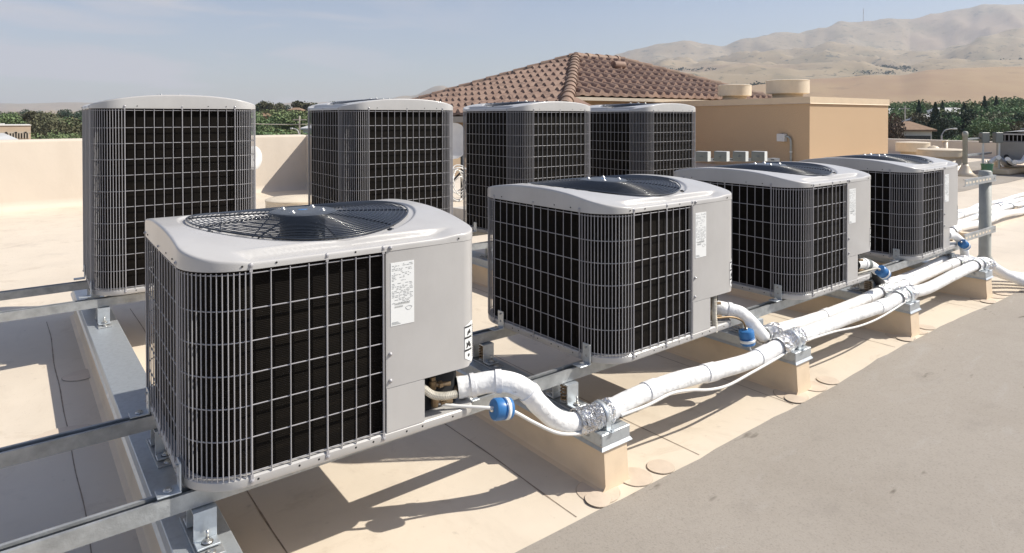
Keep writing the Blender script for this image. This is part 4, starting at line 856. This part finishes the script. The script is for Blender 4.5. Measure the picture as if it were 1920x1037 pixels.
t = thing('support_post', 'distant grey capped post with a flared cream base, left of the green bucket', 'post', (15.1, 3.2, ZG)); b = MB(); b.lathe([(.22, 0), (.13, .08), (.07, .20), (.06, .24)], 20); b.build('flashing', M['cream'], t); b = MB(); b.lathe([(.045, .22), (.045, .82), (.054, .82), (.054, .88), (.04, .91), (0, .92)], 16); b.build('pipe', M['post'], t)
b = MB(); b.box(0, 1.5, -.03, .03, .40, .44); b.box(0, 1.2, -.03, .03, .74, .77); b.build('strut_arm', M['zinc'], t)
for k, (x, y) in enumerate(((15.95, 3.12), (16.2, 2.95))):
    t = thing('disconnect_box', '%s of two grey boxes on thin poles above the green bucket' % ['left', 'right'][k], 'electrical box', (x, y, ZG), -.5, 'grey disconnect boxes at the far right'); b = MB(); b.box(-.09, .09, -.05, .05, .66, .88, bev=.008); b.build('box', M['elec'], t); b = MB(); b.tube([(-.03+.06*k, .0, 0), (-.03+.06*k, 0, .66)], .022, 8); b.build('pole', M['elecl'], t)
t = thing('bucket', 'green plastic bucket on the roof beside the distant condenser', 'bucket', (15.65, 2.98, ZG)); b = MB(); b.lathe([(.06, 0), (.085, .0), (.105, .22), (.112, .22), (.112, .24), (.10, .24), (.08, .03), (0, .03)], 24); b.build('body', M['green'], t, 40); b = MB(); b.tube([(.105*cos(a), 0, .22+.09*sin(a)) for a in [pi*k/12 for k in range(13)]], .006, 5); b.build('handle', M['steel'], t)
b = MB(); b.box(-.2, 3.2, -.25, .25, 0, .12, bev=.02); o = b.build('kerb_box', M['kerbmem']); o.location = (16.2, 2.95, ZG+.002); tag(o, 'long low tan kerb behind the green bucket under the distant condenser', 'kerb')
for k in range(5):
    rnd = random.Random(k+40); pts = [(16.0+.28*j+rnd.uniform(-.05, .05), 3.0-.1*k+rnd.uniform(-.05, .05), ZG+.24+.10*sin(j*1.3+k)+.03*k) for j in range(7)]
    pipe('insulated_pipe', pts, .045, M['insul'] if k != 2 else M['foam'], '%s insulated line tangled behind the green bucket at far right' % ['lowest white', 'second white', 'black foam covered', 'fourth white', 'topmost white'][k], 'pipe', 60+k, 4, 'insulated lines behind the green bucket')

# ------------------------------------------------------------------ surroundings
def at(px, d, z=-9.0): u = (px-960)/1220; p = CAM+RT*(u*d)+FW*d; return Vector((p.x, p.y, z))
def lerpt(tab, x):
    if x <= tab[0][0]: return tab[0][1]
    for (a, b_), (c, d_) in zip(tab, tab[1:]):
        if x <= c: t_ = (x-a)/(c-a); t_ = t_*t_*(3-2*t_); return b_+(d_-b_)*t_
    return tab[-1][1]
def lerpl(tab, x):
    if x <= tab[0][0]: return tab[0][1]
    for (a, b_), (c, d_) in zip(tab, tab[1:]):
        if x <= c: return b_+(d_-b_)*(x-a)/(c-a)
    return tab[-1][1]
HZ = 219.7
# bearing tables (bearing as tan, scaled) -> apparent rise of each ridge line
sky_t = [(-900, 198), (0, 194), (130, 191), (300, 199), (470, 197), (600, 191), (700, 190), (770, 180), (825, 161), (870, 172), (1000, 150), (1100, 121), (1160, 107), (1200, 95), (1240, 86), (1280, 82), (1320, 86), (1353, 87), (1402, 75), (1464, 66), (1502, 66), (1540, 55), (1582, 45), (1627, 41), (1665, 37), (1697, 39), (1759, 31), (1794, 24), (1818, 21), (1842, 14), (1870, 13), (1920, 15), (2100, 30), (2700, 60)]
mid_t = [(-900, 213), (600, 210), (800, 200), (1000, 160), (1160, 128), (1290, 120), (1380, 112), (1480, 105), (1560, 96), (1640, 104), (1700, 112), (1760, 108), (1800, 96), (1860, 80), (1920, 67), (2100, 40), (2700, 70)]
val_t = [(-900, 217), (700, 215), (1000, 165), (1160, 140), (1290, 133), (1500, 131), (1700, 131), (1800, 125), (1920, 119), (2200, 110)]
foot_t = [(-900, 219), (900, 216), (1200, 175), (1290, 160), (1380, 165), (1440, 160), (1480, 152), (1550, 150), (1680, 144), (1750, 133), (1830, 129), (1920, 127), (2200, 120)]
def H_(y, d): return .366+(HZ-y)/1220*d
b = MB(); cols = []; U0, U1, NU = -420, 2340, 380; ds = []
d = 6
while d < 6400: ds.append(d); d *= 1.022 if d > 1400 else (1.045 if d > 500 else 1.14)
ds += [6600]
v = []
for i in range(NU+1):
    px = U0+(U1-U0)*i/NU
    hs_ = lerpt(sky_t, px); hm = lerpt(mid_t, px); hv = lerpt(val_t, px); hf = lerpt(foot_t, px)
    ctrl = [(0, -9.3), (380, -9.3), (620, -4), (1150, H_(hf, 1150)), (1500, H_(hf, 1150)-12 if hf < 200 else H_(hf, 1500)), (2300, H_(hv, 2300)), (3500, H_(hm, 3500)), (4100, H_(hm, 4100)-(40 if px > 1700 else 5)), (5600, H_(hs_, 5600)), (6600, H_(hs_, 5600)-80), (12000, H_(hs_, 5600)-400)]
    for d in ds:
        z = lerpt(ctrl, d); p = at(px, d)
        if d > 450:
            amp = min((d-450)/2500, 1); q = Vector((p.x/900, p.y/900, 0))
            rg = 1-abs(noise.noise(q*1.6))*2.2; rg2 = 1-abs(noise.noise(q*4.2+Vector((5, 5, 0))))*2.2; rg3 = noise.noise(q*11)
            fade = 1 if d < 5000 else max(.25, 1-(d-5000)/800)
            z += amp*fade*(58*(rg-.5)+26*(rg2-.5)+9*((1-abs(noise.noise(q*9+Vector((2, 7, 0))))*2.2)-.5)+3*noise.noise(q*24))*(1 if d > 1700 else .25)*(.35 if px < 900 else 1)
            if d < 1700: z += .9*noise.noise(q*30)*amp*4
        v.append((p.x, p.y, z))
nd = len(ds)
b.add(v, [(i*nd+j, (i+1)*nd+j, (i+1)*nd+j+1, i*nd+j+1) for i in range(NU) for j in range(nd-1)], True)
b.mi = [1 if ds[j] < 1500 else 0 for i in range(NU) for j in range(nd-1)]
def terr_hook(t, bs, vec):
    tint(t, bs, noisefac(t, vec, .0016, .42, .60, .8, 8, .6), (.33, .26, .165))
    tint(t, bs, noisefac(t, vec, .0045, .52, .64, .65, 8, .65), (.19, .165, .10))
    tint(t, bs, noisefac(t, vec, .020, .60, .66, .75, 5, .6), (.045, .055, .035))
    tint(t, bs, noisefac(t, vec, .045, .655, .68, .75, 3, .5), (.05, .06, .035))
    tint(t, bs, noisefac(t, vec, .0011, .52, .62, .7, 4, .5), (.30, .215, .14))
M['terrain'] = mat('dry_grass_hills', (.29, .225, .14), .95, hook=terr_hook)
def field_hook(t, bs, vec):
    tint(t, bs, noisefac(t, vec, .006, .45, .65, .7, 6, .6), (.27, .17, .105)); tint(t, bs, noisefac(t, vec, .03, .6, .7, .4, 5, .6), (.16, .105, .075))
M['field'] = mat('brown_field', (.335, .235, .135), .95, hook=field_hook)
to = b.build('terrain_hills', [M['terrain'], M['field']]); struct(to)

# trees
def leafmat(name, c1, c2):
    def hk(t, bs, vec):
        oi = t.nodes.new('ShaderNodeObjectInfo'); g = t.nodes.new('ShaderNodeNewGeometry'); hsv = t.nodes.new('ShaderNodeHueSaturation')
        ad = t.nodes.new('ShaderNodeMath'); ad.operation = 'ADD'; ml = t.nodes.new('ShaderNodeMath'); ml.operation = 'MULTIPLY'; ml.inputs[1].default_value = .55
        t.links.new(g.outputs['Random Per Island'], ml.inputs[0]); mo = t.nodes.new('ShaderNodeMath'); mo.operation = 'MULTIPLY_ADD'; mo.inputs[1].default_value = .5; mo.inputs[2].default_value = .55; t.links.new(oi.outputs['Random'], mo.inputs[0])
        t.links.new(ml.outputs[0], ad.inputs[0]); t.links.new(mo.outputs[0], ad.inputs[1]); t.links.new(ad.outputs[0], hsv.inputs['Value']); mh = t.nodes.new('ShaderNodeMath'); mh.operation = 'MULTIPLY_ADD'; mh.inputs[1].default_value = .07; mh.inputs[2].default_value = .455; t.links.new(oi.outputs['Random'], mh.inputs[0]); t.links.new(mh.outputs[0], hsv.inputs['Hue'])
        t.links.new(bs.inputs['Base Color'].links[0].from_socket, hsv.inputs['Color']); t.links.new(hsv.outputs[0], bs.inputs['Base Color'])
    return mat(name, c1, .7, col2=c2, vscale=.35, hook=hk, spec=.2)
M['leaf'] = leafmat('broad_leaves', (.15, .21, .095), (.09, .14, .065)); M['leafdark'] = leafmat('dark_needles', (.055, .085, .055), (.032, .055, .038))
M['leafolive'] = leafmat('olive_leaves', (.125, .125, .07), (.07, .08, .045)); M['leafred'] = leafmat('reddish_leaves', (.10, .065, .05), (.06, .06, .04))
def crown(kind, n, seed, lq=1.0):
    rnd = random.Random(seed); b = MB(); lobes = []
    if kind == 'round':
        for k in range(13): a = rnd.uniform(0, 6.28); r = rnd.uniform(.1, .33); lobes.append((r*cos(a), r*sin(a), rnd.uniform(.38, .84), rnd.uniform(.14, .24)))
    elif kind == 'tall':
        for k in range(15): a = rnd.uniform(0, 6.28); h = rnd.uniform(.30, .92); r = rnd.uniform(.03, .20); lobes.append((r*cos(a), r*sin(a), h, rnd.uniform(.08, .15)))
    elif kind == 'low':
        for k in range(12): a = rnd.uniform(0, 6.28); r = rnd.uniform(.1, .50); lobes.append((r*cos(a), r*sin(a), rnd.uniform(.22, .70), rnd.uniform(.18, .28)))
    for k in range(n):
        if kind == 'cone':
            h = rnd.random()**.75; h = 1-h*.92; rr = (1-h)*.27*(.45+.55*sqrt(rnd.random()))*(1+.22*sin(h*60)); a = rnd.uniform(0, 6.28); p = Vector((rr*cos(a), rr*sin(a), h))
        elif kind == 'column':
            h = rnd.uniform(.05, 1); rr = .11*sqrt(rnd.random())*(sin(min(h*1.05, 1)*pi)**.4+.05); a = rnd.uniform(0, 6.28); p = Vector((rr*cos(a), rr*sin(a), h))
        else:
            c = rnd.choice(lobes); d_ = Vector((rnd.gauss(0, 1), rnd.gauss(0, 1), rnd.gauss(0, 1))).normalized(); p = Vector(c[:3])+d_*c[3]*(.55+.5*rnd.random()); p.z = p.z if p.z > .12 else .12+rnd.random()*.1
        s_ = rnd.uniform(.012, .028)*lq; u = Vector((rnd.gauss(0, 1), rnd.gauss(0, 1), rnd.gauss(0, 1))).normalized(); w_ = u.cross(Vector((rnd.gauss(0, 1), rnd.gauss(0, 1), rnd.gauss(0, 1)))).normalized()
        b.add([p-u*s_-w_*s_*.6, p+u*s_-w_*s_*.7, p+u*s_*.8+w_*s_, p-u*s_*.9+w_*s_*.6], [(0, 1, 2, 3)])
    return b, lobes
protos = {}
def make_tree(key, kind, lm, seed, n=4600):
    b, lobes = crown(kind, n, seed, .78); me = b.mesh('crown', M[lm]); tb = MB(); rnd = random.Random(seed)
    top = .9 if kind in ('cone', 'column') else .62; tb.tube([(0, 0, -.02), (.01, 0, top*.35), (-.01, .01, top)], [.028, .02, .006], 7)
    for c in lobes[:9]: tb.tube([(0, 0, c[2]*.45), (c[0]*.5, c[1]*.5, c[2]*.75), (c[0], c[1], c[2])], [.011, .007, .003], 5)
    protos[key] = (me, tb.mesh('trunk', M['trunk']))
make_tree('round', 'round', 'leaf', 1); make_tree('round2', 'round', 'leafolive', 2); make_tree('tall', 'tall', 'leafolive', 3); make_tree('tall2', 'tall', 'leaf', 9); make_tree('cone', 'cone', 'leafdark', 4, 4600); make_tree('column', 'column', 'leafdark', 5, 2600); make_tree('low', 'low', 'leaf', 6); make_tree('dark', 'round', 'leafdark', 8); make_tree('red', 'round', 'leafred', 11)
KN = {'round': ('broadleaf_tree', 'green broadleaf tree'), 'round2': ('broadleaf_tree', 'olive green tree'), 'tall': ('eucalyptus_tree', 'tall olive eucalyptus'), 'tall2': ('broadleaf_tree', 'slender green tree'), 'cone': ('conifer_tree', 'dark conical conifer'), 'column': ('cypress_tree', 'narrow dark cypress'), 'low': ('spreading_tree', 'low spreading green tree'), 'dark': ('evergreen_tree', 'dark rounded evergreen'), 'red': ('broadleaf_tree', 'reddish brown tree')}
rt_ = random.Random(21)
def tree(key, px, topy, d, where, wide=1.0, base=-9.3):
    if d < 135: d *= 1.5
    wide *= .78
    ztop = .366+(HZ-topy)/1220*d; h = ztop-base; p = at(px, d, base); nm, lb = KN[key]
    t = thing(nm, '%s %s' % (lb, where), 'tree', p, rt_.uniform(0, 6.28), 'trees beyond the parapets', (h*wide, h*wide, h))
    for n_, me in zip(('crown', 'trunk'), protos[key]): o = bpy.data.objects.new(n_, me); C.objects.link(o); o.parent = t
RW = 'in the trees beyond the low right parapet'
for key, px, ty, d, wd, lab in [
    ('red', 1668, 212, 62, .8, 'beside the right wall of the stucco block'), ('dark', 1748, 221, 75, 1.1, 'right of the brown roofed house, behind the parapet'), ('low', 1727, 250, 60, 1.3, 'just above the parapet below the brown roofed house'), ('column', 1758, 228, 66, 1.0, 'just left of the right hand street lamp'), ('low', 1800, 238, 68, 1.4, 'just right of the right hand street lamp'), ('dark', 1800, 205, 95, 1.2, 'behind the right hand street lamp, largest dark one'), ('round', 1838, 198, 120, .9, 'above the two grey boxes on poles'), ('low', 1885, 214, 95, 1.6, 'above the distant cropped condenser, left'), ('dark', 1915, 212, 85, 1.3, 'above the distant cropped condenser, at the photo edge'), ('round2', 1860, 246, 62, 1.5, 'low, behind the two grey boxes on poles'),
    ('dark', 1780, 222, 82, 1.1, 'straight behind the right hand street lamp'), ('low', 1828, 243, 64, 1.3, 'low, behind the left grey box on its pole'), ('low', 1690, 253, 64, .7, 'low, in front of the brown roofed house'),
    ('cone', 1723, 189, 150, 1.0, 'standing left of the pale roofs at right, leftmost of the conifers'), ('cone', 1754, 193, 135, 1.2, 'second of the conifers from the left'), ('cone', 1767, 190, 170, .9, 'third of the conifers from the left'), ('cone', 1808, 194, 110, 1.2, 'fourth of the conifers from the left, widest'), ('cone', 1846, 181, 180, 1.0, 'sharpest and tallest against the tan foothill'), ('cone', 1868, 181, 190, 1.0, 'rightmost of the conifers')]:
    tree(key, px, ty, d, lab, wd)
k = 0
for px, ty, d, key in [(1668, 190, 260, 'round'), (1682, 189, 240, 'tall2'), (1694, 191, 210, 'round'), (1703, 188, 230, 'round'), (1712, 186, 260, 'tall2'), (1735, 192, 220, 'round'), (1745, 189, 260, 'round'), (1778, 190, 240, 'round'), (1788, 191, 230, 'round'), (1798, 190, 260, 'round2'), (1820, 188, 200, 'round'), (1830, 191, 250, 'round'), (1855, 190, 210, 'round'), (1880, 184, 230, 'round'), (1893, 182, 220, 'round'), (1907, 181, 240, 'round'), (1922, 184, 210, 'round'), (1940, 186, 200, 'round'), (1685, 205, 130, 'round'), (1705, 208, 120, 'round'), (1735, 206, 140, 'round2'), (1775, 204, 150, 'round'), (1825, 203, 150, 'low'), (1860, 204, 140, 'round2'), (1900, 202, 140, 'low'), (1885, 197, 170, 'round'), (1930, 205, 110, 'round'), (1870, 218, 85, 'round'), (1895, 222, 80, 'round2'), (1732, 232, 78, 'round'), (1850, 226, 80, 'round'), (1765, 215, 95, 'round'), (1818, 214, 100, 'round2'), (1700, 196, 180, 'low'), (1790, 200, 170, 'low')]:
    tree(key, px, ty, d, RW, 1.25)
for key, px, ty, d, wd, lab in [('tall', 62, 209, 95, 1.5, 'just right of the flat roofed building, at left'), ('round2', 92, 204, 90, 1.25, 'tallest at left, between the flat roofed building and the first tall condenser'), ('round2', 118, 213, 80, 1.4, 'against the left side of the first tall condenser'), ('round', 140, 216, 85, 1.1, 'half hidden behind the first tall condenser, left side'), ('round2', 12, 213, 120, 1.3, 'behind the flat roofed building, at the left edge'), ('round', 38, 207, 150, 1.2, 'behind the flat roofed building, tallest there'), ('round2', 75, 222, 78, 1.2, 'low, right of the flat roofed building'), ('low', 105, 232, 72, 1.3, 'low, just above the left parapet'),
    ('low', 501, 229, 75, 2.1, 'low, above the parapet right of the first tall condenser'), ('low', 545, 231, 72, 2.1, 'low, left of the left hand street lamp'), ('round', 527, 203, 130, 1.9, 'largest one between the first two tall condensers'), ('round', 482, 208, 140, 1.1, 'just right of the top of the first tall condenser'), ('tall', 503, 190, 280, 1.0, 'far off, highest one between the first two tall condensers'), ('tall', 490, 194, 300, .9, 'far off, left of the highest one'), ('tall', 517, 193, 300, 1.2, 'far off, right of the highest one'), ('tall', 575, 190, 300, 1.7, 'far off, above the left corner of the second tall condenser'), ('round', 570, 206, 150, 1.3, 'beside the left hand utility pole'), ('round', 553, 209, 140, 1.5, 'left of the left hand utility pole'), ('low', 480, 222, 90, 1.2, 'beside the right edge of the first tall condenser')]:
    tree(key, px, ty, d, lab, wd)
for px, ty, d, key in [(-20, 206, 260, 'dark'), (5, 207, 260, 'dark'), (22, 206, 280, 'round2'), (57, 204, 300, 'dark'), (120, 205, 260, 'dark'), (135, 204, 250, 'dark'), (150, 206, 240, 'dark'), (535, 196, 320, 'dark'), (550, 197, 320, 'dark'), (560, 196, 340, 'round2'), (600, 192, 340, 'dark'), (620, 190, 360, 'dark'), (650, 189, 380, 'round2'), (680, 188, 400, 'dark'), (472, 200, 280, 'dark'), (540, 205, 200, 'round'), (515, 214, 100, 'round'), (498, 216, 110, 'round2'), (570, 220, 100, 'round'), (530, 226, 88, 'low'), (575, 236, 80, 'low'), (475, 232, 80, 'low'), (590, 203, 190, 'round')]:
    tree(key, px, ty, d, 'in the far line of trees at left', 1.2)
# far woodland: one mass of foliage nobody could count
b = MB(); rnd = random.Random(77)
def clump(p, r, n):
    for _ in range(n):
        d_ = Vector((rnd.gauss(0, 1), rnd.gauss(0, 1), abs(rnd.gauss(0, 1))*.8)).normalized(); q = p+Vector((d_.x*r, d_.y*r, d_.z*r*.8)); s_ = r*rnd.uniform(.16, .34); u = Vector((rnd.gauss(0, 1), rnd.gauss(0, 1), rnd.gauss(0, 1))).normalized(); w_ = u.cross(Vector((rnd.gauss(0, 1), rnd.gauss(0, 1), 1))).normalized()
        b.add([q-u*s_-w_*s_, q+u*s_-w_*s_, q+u*s_+w_*s_, q-u*s_+w_*s_], [(0, 1, 2, 3)])
def ground_z(px, d):
    return lerpt([(0, -9.3), (380, -9.3), (620, -4), (1150, H_(lerpt(foot_t, px), 1150)), (1500, H_(lerpt(foot_t, px), 1150)-12), (2300, H_(lerpt(val_t, px), 2300)), (3500, H_(lerpt(mid_t, px), 3500))], d)
for _ in range(800):
    px = rnd.uniform(1560, 2150); d = rnd.uniform(260, 560); clump(at(px, d, -9+rnd.uniform(1.5, 4.5)), rnd.uniform(2.5, 5), 24)
for _ in range(1300):
    px = rnd.uniform(-350, 900); d = rnd.uniform(210, 640); clump(at(px, d, -9+rnd.uniform(1, 3.5)), rnd.uniform(2.5, 5), 20)
struct(b.build('far_woodland', M['leaf']), 'stuff')
b = MB()
for _ in range(260):
    px = rnd.uniform(1180, 1720); d = 2300+rnd.uniform(-60, 60); clump(at(px, d, ground_z(px, d)+rnd.uniform(0, 5)), rnd.uniform(3, 8), 9)
for _ in range(120):
    px = rnd.gauss(1665, 30); d = 2050+rnd.uniform(-120, 160); clump(at(px, d, ground_z(px, d)+rnd.uniform(2, 8)), rnd.uniform(4, 9), 9)
for _ in range(130):
    px = rnd.uniform(1700, 1960); d = 2350+rnd.uniform(-90, 120); clump(at(px, d, ground_z(px, d)+rnd.uniform(4, 14)), rnd.uniform(6, 10), 9)
for _ in range(90):
    px = rnd.gauss(1425, 22); d = 1240+rnd.uniform(-60, 60); clump(at(px, d, ground_z(px, 1150)+rnd.uniform(-1, 5)), rnd.uniform(3, 6), 9)
for _ in range(120):
    px = rnd.gauss(1225, 45); d = 2500+rnd.uniform(-60, 60); clump(at(px, d, ground_z(px, d)+rnd.uniform(0, 5)), rnd.uniform(5, 9), 8)
struct(b.build('foothill_woodland', M['leafdark']), 'stuff')

# houses
def house(px, d, w_, l_, eave, ridge_, rot, roofm, wallm, label, base=-9.3, win=True):
    p = at(px, d, base); t = thing('house', label, 'house', p, rot); e = eave-base; r = ridge_-base; ov = .5
    b = MB(); b.box(-w_/2, w_/2, -l_/2, l_/2, 0, e); b.build('wall', M[wallm], t)
    b = MB(); b.add([(-w_/2-ov, -l_/2-ov, e), (w_/2+ov, -l_/2-ov, e), (w_/2+ov, l_/2+ov, e), (-w_/2-ov, l_/2+ov, e), (-w_/2+l_*.3, 0, r), (w_/2-l_*.3, 0, r)], [(0, 1, 5, 4), (1, 2, 5), (2, 3, 4, 5), (3, 0, 4)]); b.box(-w_/2-ov, w_/2+ov, -l_/2-ov, l_/2+ov, e-.25, e-.01); b.build('roof', M[roofm], t)
    if win:
        for x in (-w_*.3, 0, w_*.3):
            b = MB(); b.box(x-.7, x+.7, -l_/2-.06, -l_/2+.02, e-2.2, e-.9); b.build('window', M['glass'], t)
h38 = -HEAD
house(1701, 98, 4.4, 6, -1.5, -.3, h38-.2, 'roofbrown', 'wallwhite', 'low house with a brown roof and pale wall beyond the right parapet')
house(1777, 210, 14, 9, .9, 3.3, h38, 'roofwhite', 'wallwhite', 'far house with a pale grey roof between two conifers at right')
house(1738, 170, 10, 8, -1.6, 1.0, h38+.1, 'roofwhite', 'wallwhite', 'far pale house left of centre among the trees at right')
house(1884, 185, 10, 8, .9, 1.8, h38, 'roofgrey', 'wallwhite', 'grey roofed house above the distant cropped condenser')
house(494, 190, 5, 5, .7, 1.7, h38+.2, 'roofbrown', 'wallbeige', 'tan house among the trees right of the first tall condenser')
house(596, 120, 4, 5, -1.6, -.7, h38, 'roofwhite', 'wallwhite', 'pale house partly hidden by the left edge of the second tall condenser')
house(556, 270, 5, 5, 3.4, 4.4, h38, 'roofbrown', 'wallbeige', 'far tan house beside the utility pole at left')
house(1690, 230, 22, 9, 1.4, 3.4, h38, 'roofwhite', 'wallwhite', 'far long pale building close to the stucco block edge')
# flat roofed commercial building at left
t = thing('flat_roofed_building', 'tan flat roofed building with a row of tall openings at the left edge', 'building', at(6, 52, -9.3), 0); zt_ = 9.3+.366-(235-HZ)/1220*52
b = MB(); b.box(-9, 1.76, 0, 8, 0, zt_); b.build('wall', M['wallbeige'], t)
b = MB(); b.box(-9.05, 1.8, -.06, 8.05, zt_, zt_+.06); b.box(-.35, .1, 1, 1.6, zt_+.06, zt_+.18); b.build('coping', M['wallwhite'], t)
b = MB(); b.box(-9, 1.76, -.03, -.001, zt_-.60, zt_-.48); b.build('stripe', M['fascia'], t)
for k in range(8):
    b = MB(); b.box(.22+k*.18, .29+k*.18, -.05, -.001, zt_-1.02, zt_-.62); b.build('opening', M['dark'], t)
    b = MB(); b.box(.305+k*.18, .385+k*.18, -.12, -.002, zt_-1.05, zt_-.60); b.build('pilaster', M['fascia'], t)
for k in range(3): b = MB(); b.box(.12+k*.62, .25+k*.62, -.14, -.031, zt_-.60, zt_-.49); b.build('wall_lamp', M['dark'], t)
t = thing('low_hip_building', 'pale sloped canopy in front of the flat roofed building, at left edge', 'building', at(-14, 40, -9.3), 0); zc2 = 9.3+.366-(249-HZ)/1220*40
b = MB(); b.box(-3, 1.0, -1, 1, 0, zc2-.45); b.build('wall', M['wallbeige'], t); b = MB(); b.add([(-3.2, -1.2, zc2-.45), (1.3, -1.2, zc2-.45), (1.3, 1.2, zc2-.45), (-3.2, 1.2, zc2-.45), (-3.2, 0, zc2), (.55, 0, zc2)], [(0, 1, 5, 4), (1, 2, 5), (2, 3, 4, 5), (0, 3, 2, 1)]); b.build('roof', M['roofwhite'], t)
b = MB(); b.box(-.8, 1.25, 0, .3, 0, 9.3+.366-(262.5-HZ)/1220*60-.1); o = b.build('boundary_wall', M['wallbeige']); o.location = at(85, 60, -9.3); o.rotation_euler = (0, 0, 0); tag(o, 'low tan boundary wall just above the parapet, right of the flat roofed building', 'wall')
# street lamps, utility poles, wire, ridge mast
def lamp(px, topy, d, arm, label):
    z = .366+(HZ-topy)/1220*d; t = thing('street_lamp', label, 'street lamp', at(px, d, -9.3), h38, 'street lamps beyond the parapets'); h = z+9.3
    b = MB(); b.tube([(0, 0, 0), (0, 0, h-.6)], [.11, .07], 8); b.build('pole', M['lamp'], t); b = MB(); b.tube(smooth_path([(0, 0, h-.6), (arm*.3, 0, h-.15), (arm, 0, h)], 4), .05, 6); b.build('arm', M['lamp'], t)
    b = MB(); x0, x1 = sorted((arm, arm*1.35)); b.box(x0, x1, -.14, .14, h-.08, h+.06, bev=.02); b.build('lamp_head', M['elecl'], t)
lamp(1766, 242, 60, 1.0, 'grey street lamp with a curved arm above the low right parapet')
lamp(560.5, 240.5, 62, -.6, 'grey street lamp above the parapet left of the second tall condenser')
def upole(px, topy, d, label):
    z = .366+(HZ-topy)/1220*d; t = thing('utility_pole', label, 'utility pole', at(px, d, -9.3), h38); b = MB(); b.tube([(0, 0, 0), (0, 0, z+9.3)], .12, 8); b.build('pole', M['plastic'], t); b = MB(); b.box(-.9, .9, -.06, .06, z+9.3-.6, z+9.3-.45); b.build('crossarm', M['plastic'], t)
upole(561.5, 217, 90, 'pale utility pole above the left hand street lamp'); upole(455, 217, 90, 'utility pole hidden behind the first tall condenser'); upole(1697, 199, 120, 'thin utility pole in the trees right of the stucco block')
b = MB(); a = at(440, 90, 0); c = at(640, 90, 0); z = .366-(229.8-HZ)/1220*90
b.tube([a.lerp(c, k/10)+Vector((0, 0, z-.25*(1-((k-5)/5)**2))) for k in range(11)], .06, 5); tag(b.build('power_line', M['plastic']), 'pale power line crossing the trees between the first two tall condensers', 'cable')
t = thing('radio_mast', 'thin radio mast standing on the hill skyline', 'mast', at(1618, 5560, H_(50, 5560))); b = MB(); b.tube([(0, 0, -20), (0, 0, 150)], 3.2, 6); b.build('mast', M['lamp'], t); b = MB(); b.tube([(-8, 0, 90), (8, 0, 90)], 2, 5); b.build('crossarm', M['lamp'], t)

# ------------------------------------------------------------------ haze: one closed box round everything
b = MB(); b.box(-7900, 7900, -250, 6900, -620, 1060)
hm = bpy.data.materials.new('haze_air'); hm.use_nodes = True; t_ = hm.node_tree; t_.nodes.clear()
pv = t_.nodes.new('ShaderNodeVolumePrincipled'); pv.inputs['Color'].default_value = (.60, .68, .82, 1); pv.inputs['Density'].default_value = 1.15e-4; pv.inputs['Anisotropy'].default_value = .1
mo = t_.nodes.new('ShaderNodeOutputMaterial'); t_.links.new(pv.outputs[0], mo.inputs['Volume'])
hz_ = b.build('haze', hm); hz_['kind'] = 'stuff'; hz_.rotation_euler = (0, 0, -HEAD)
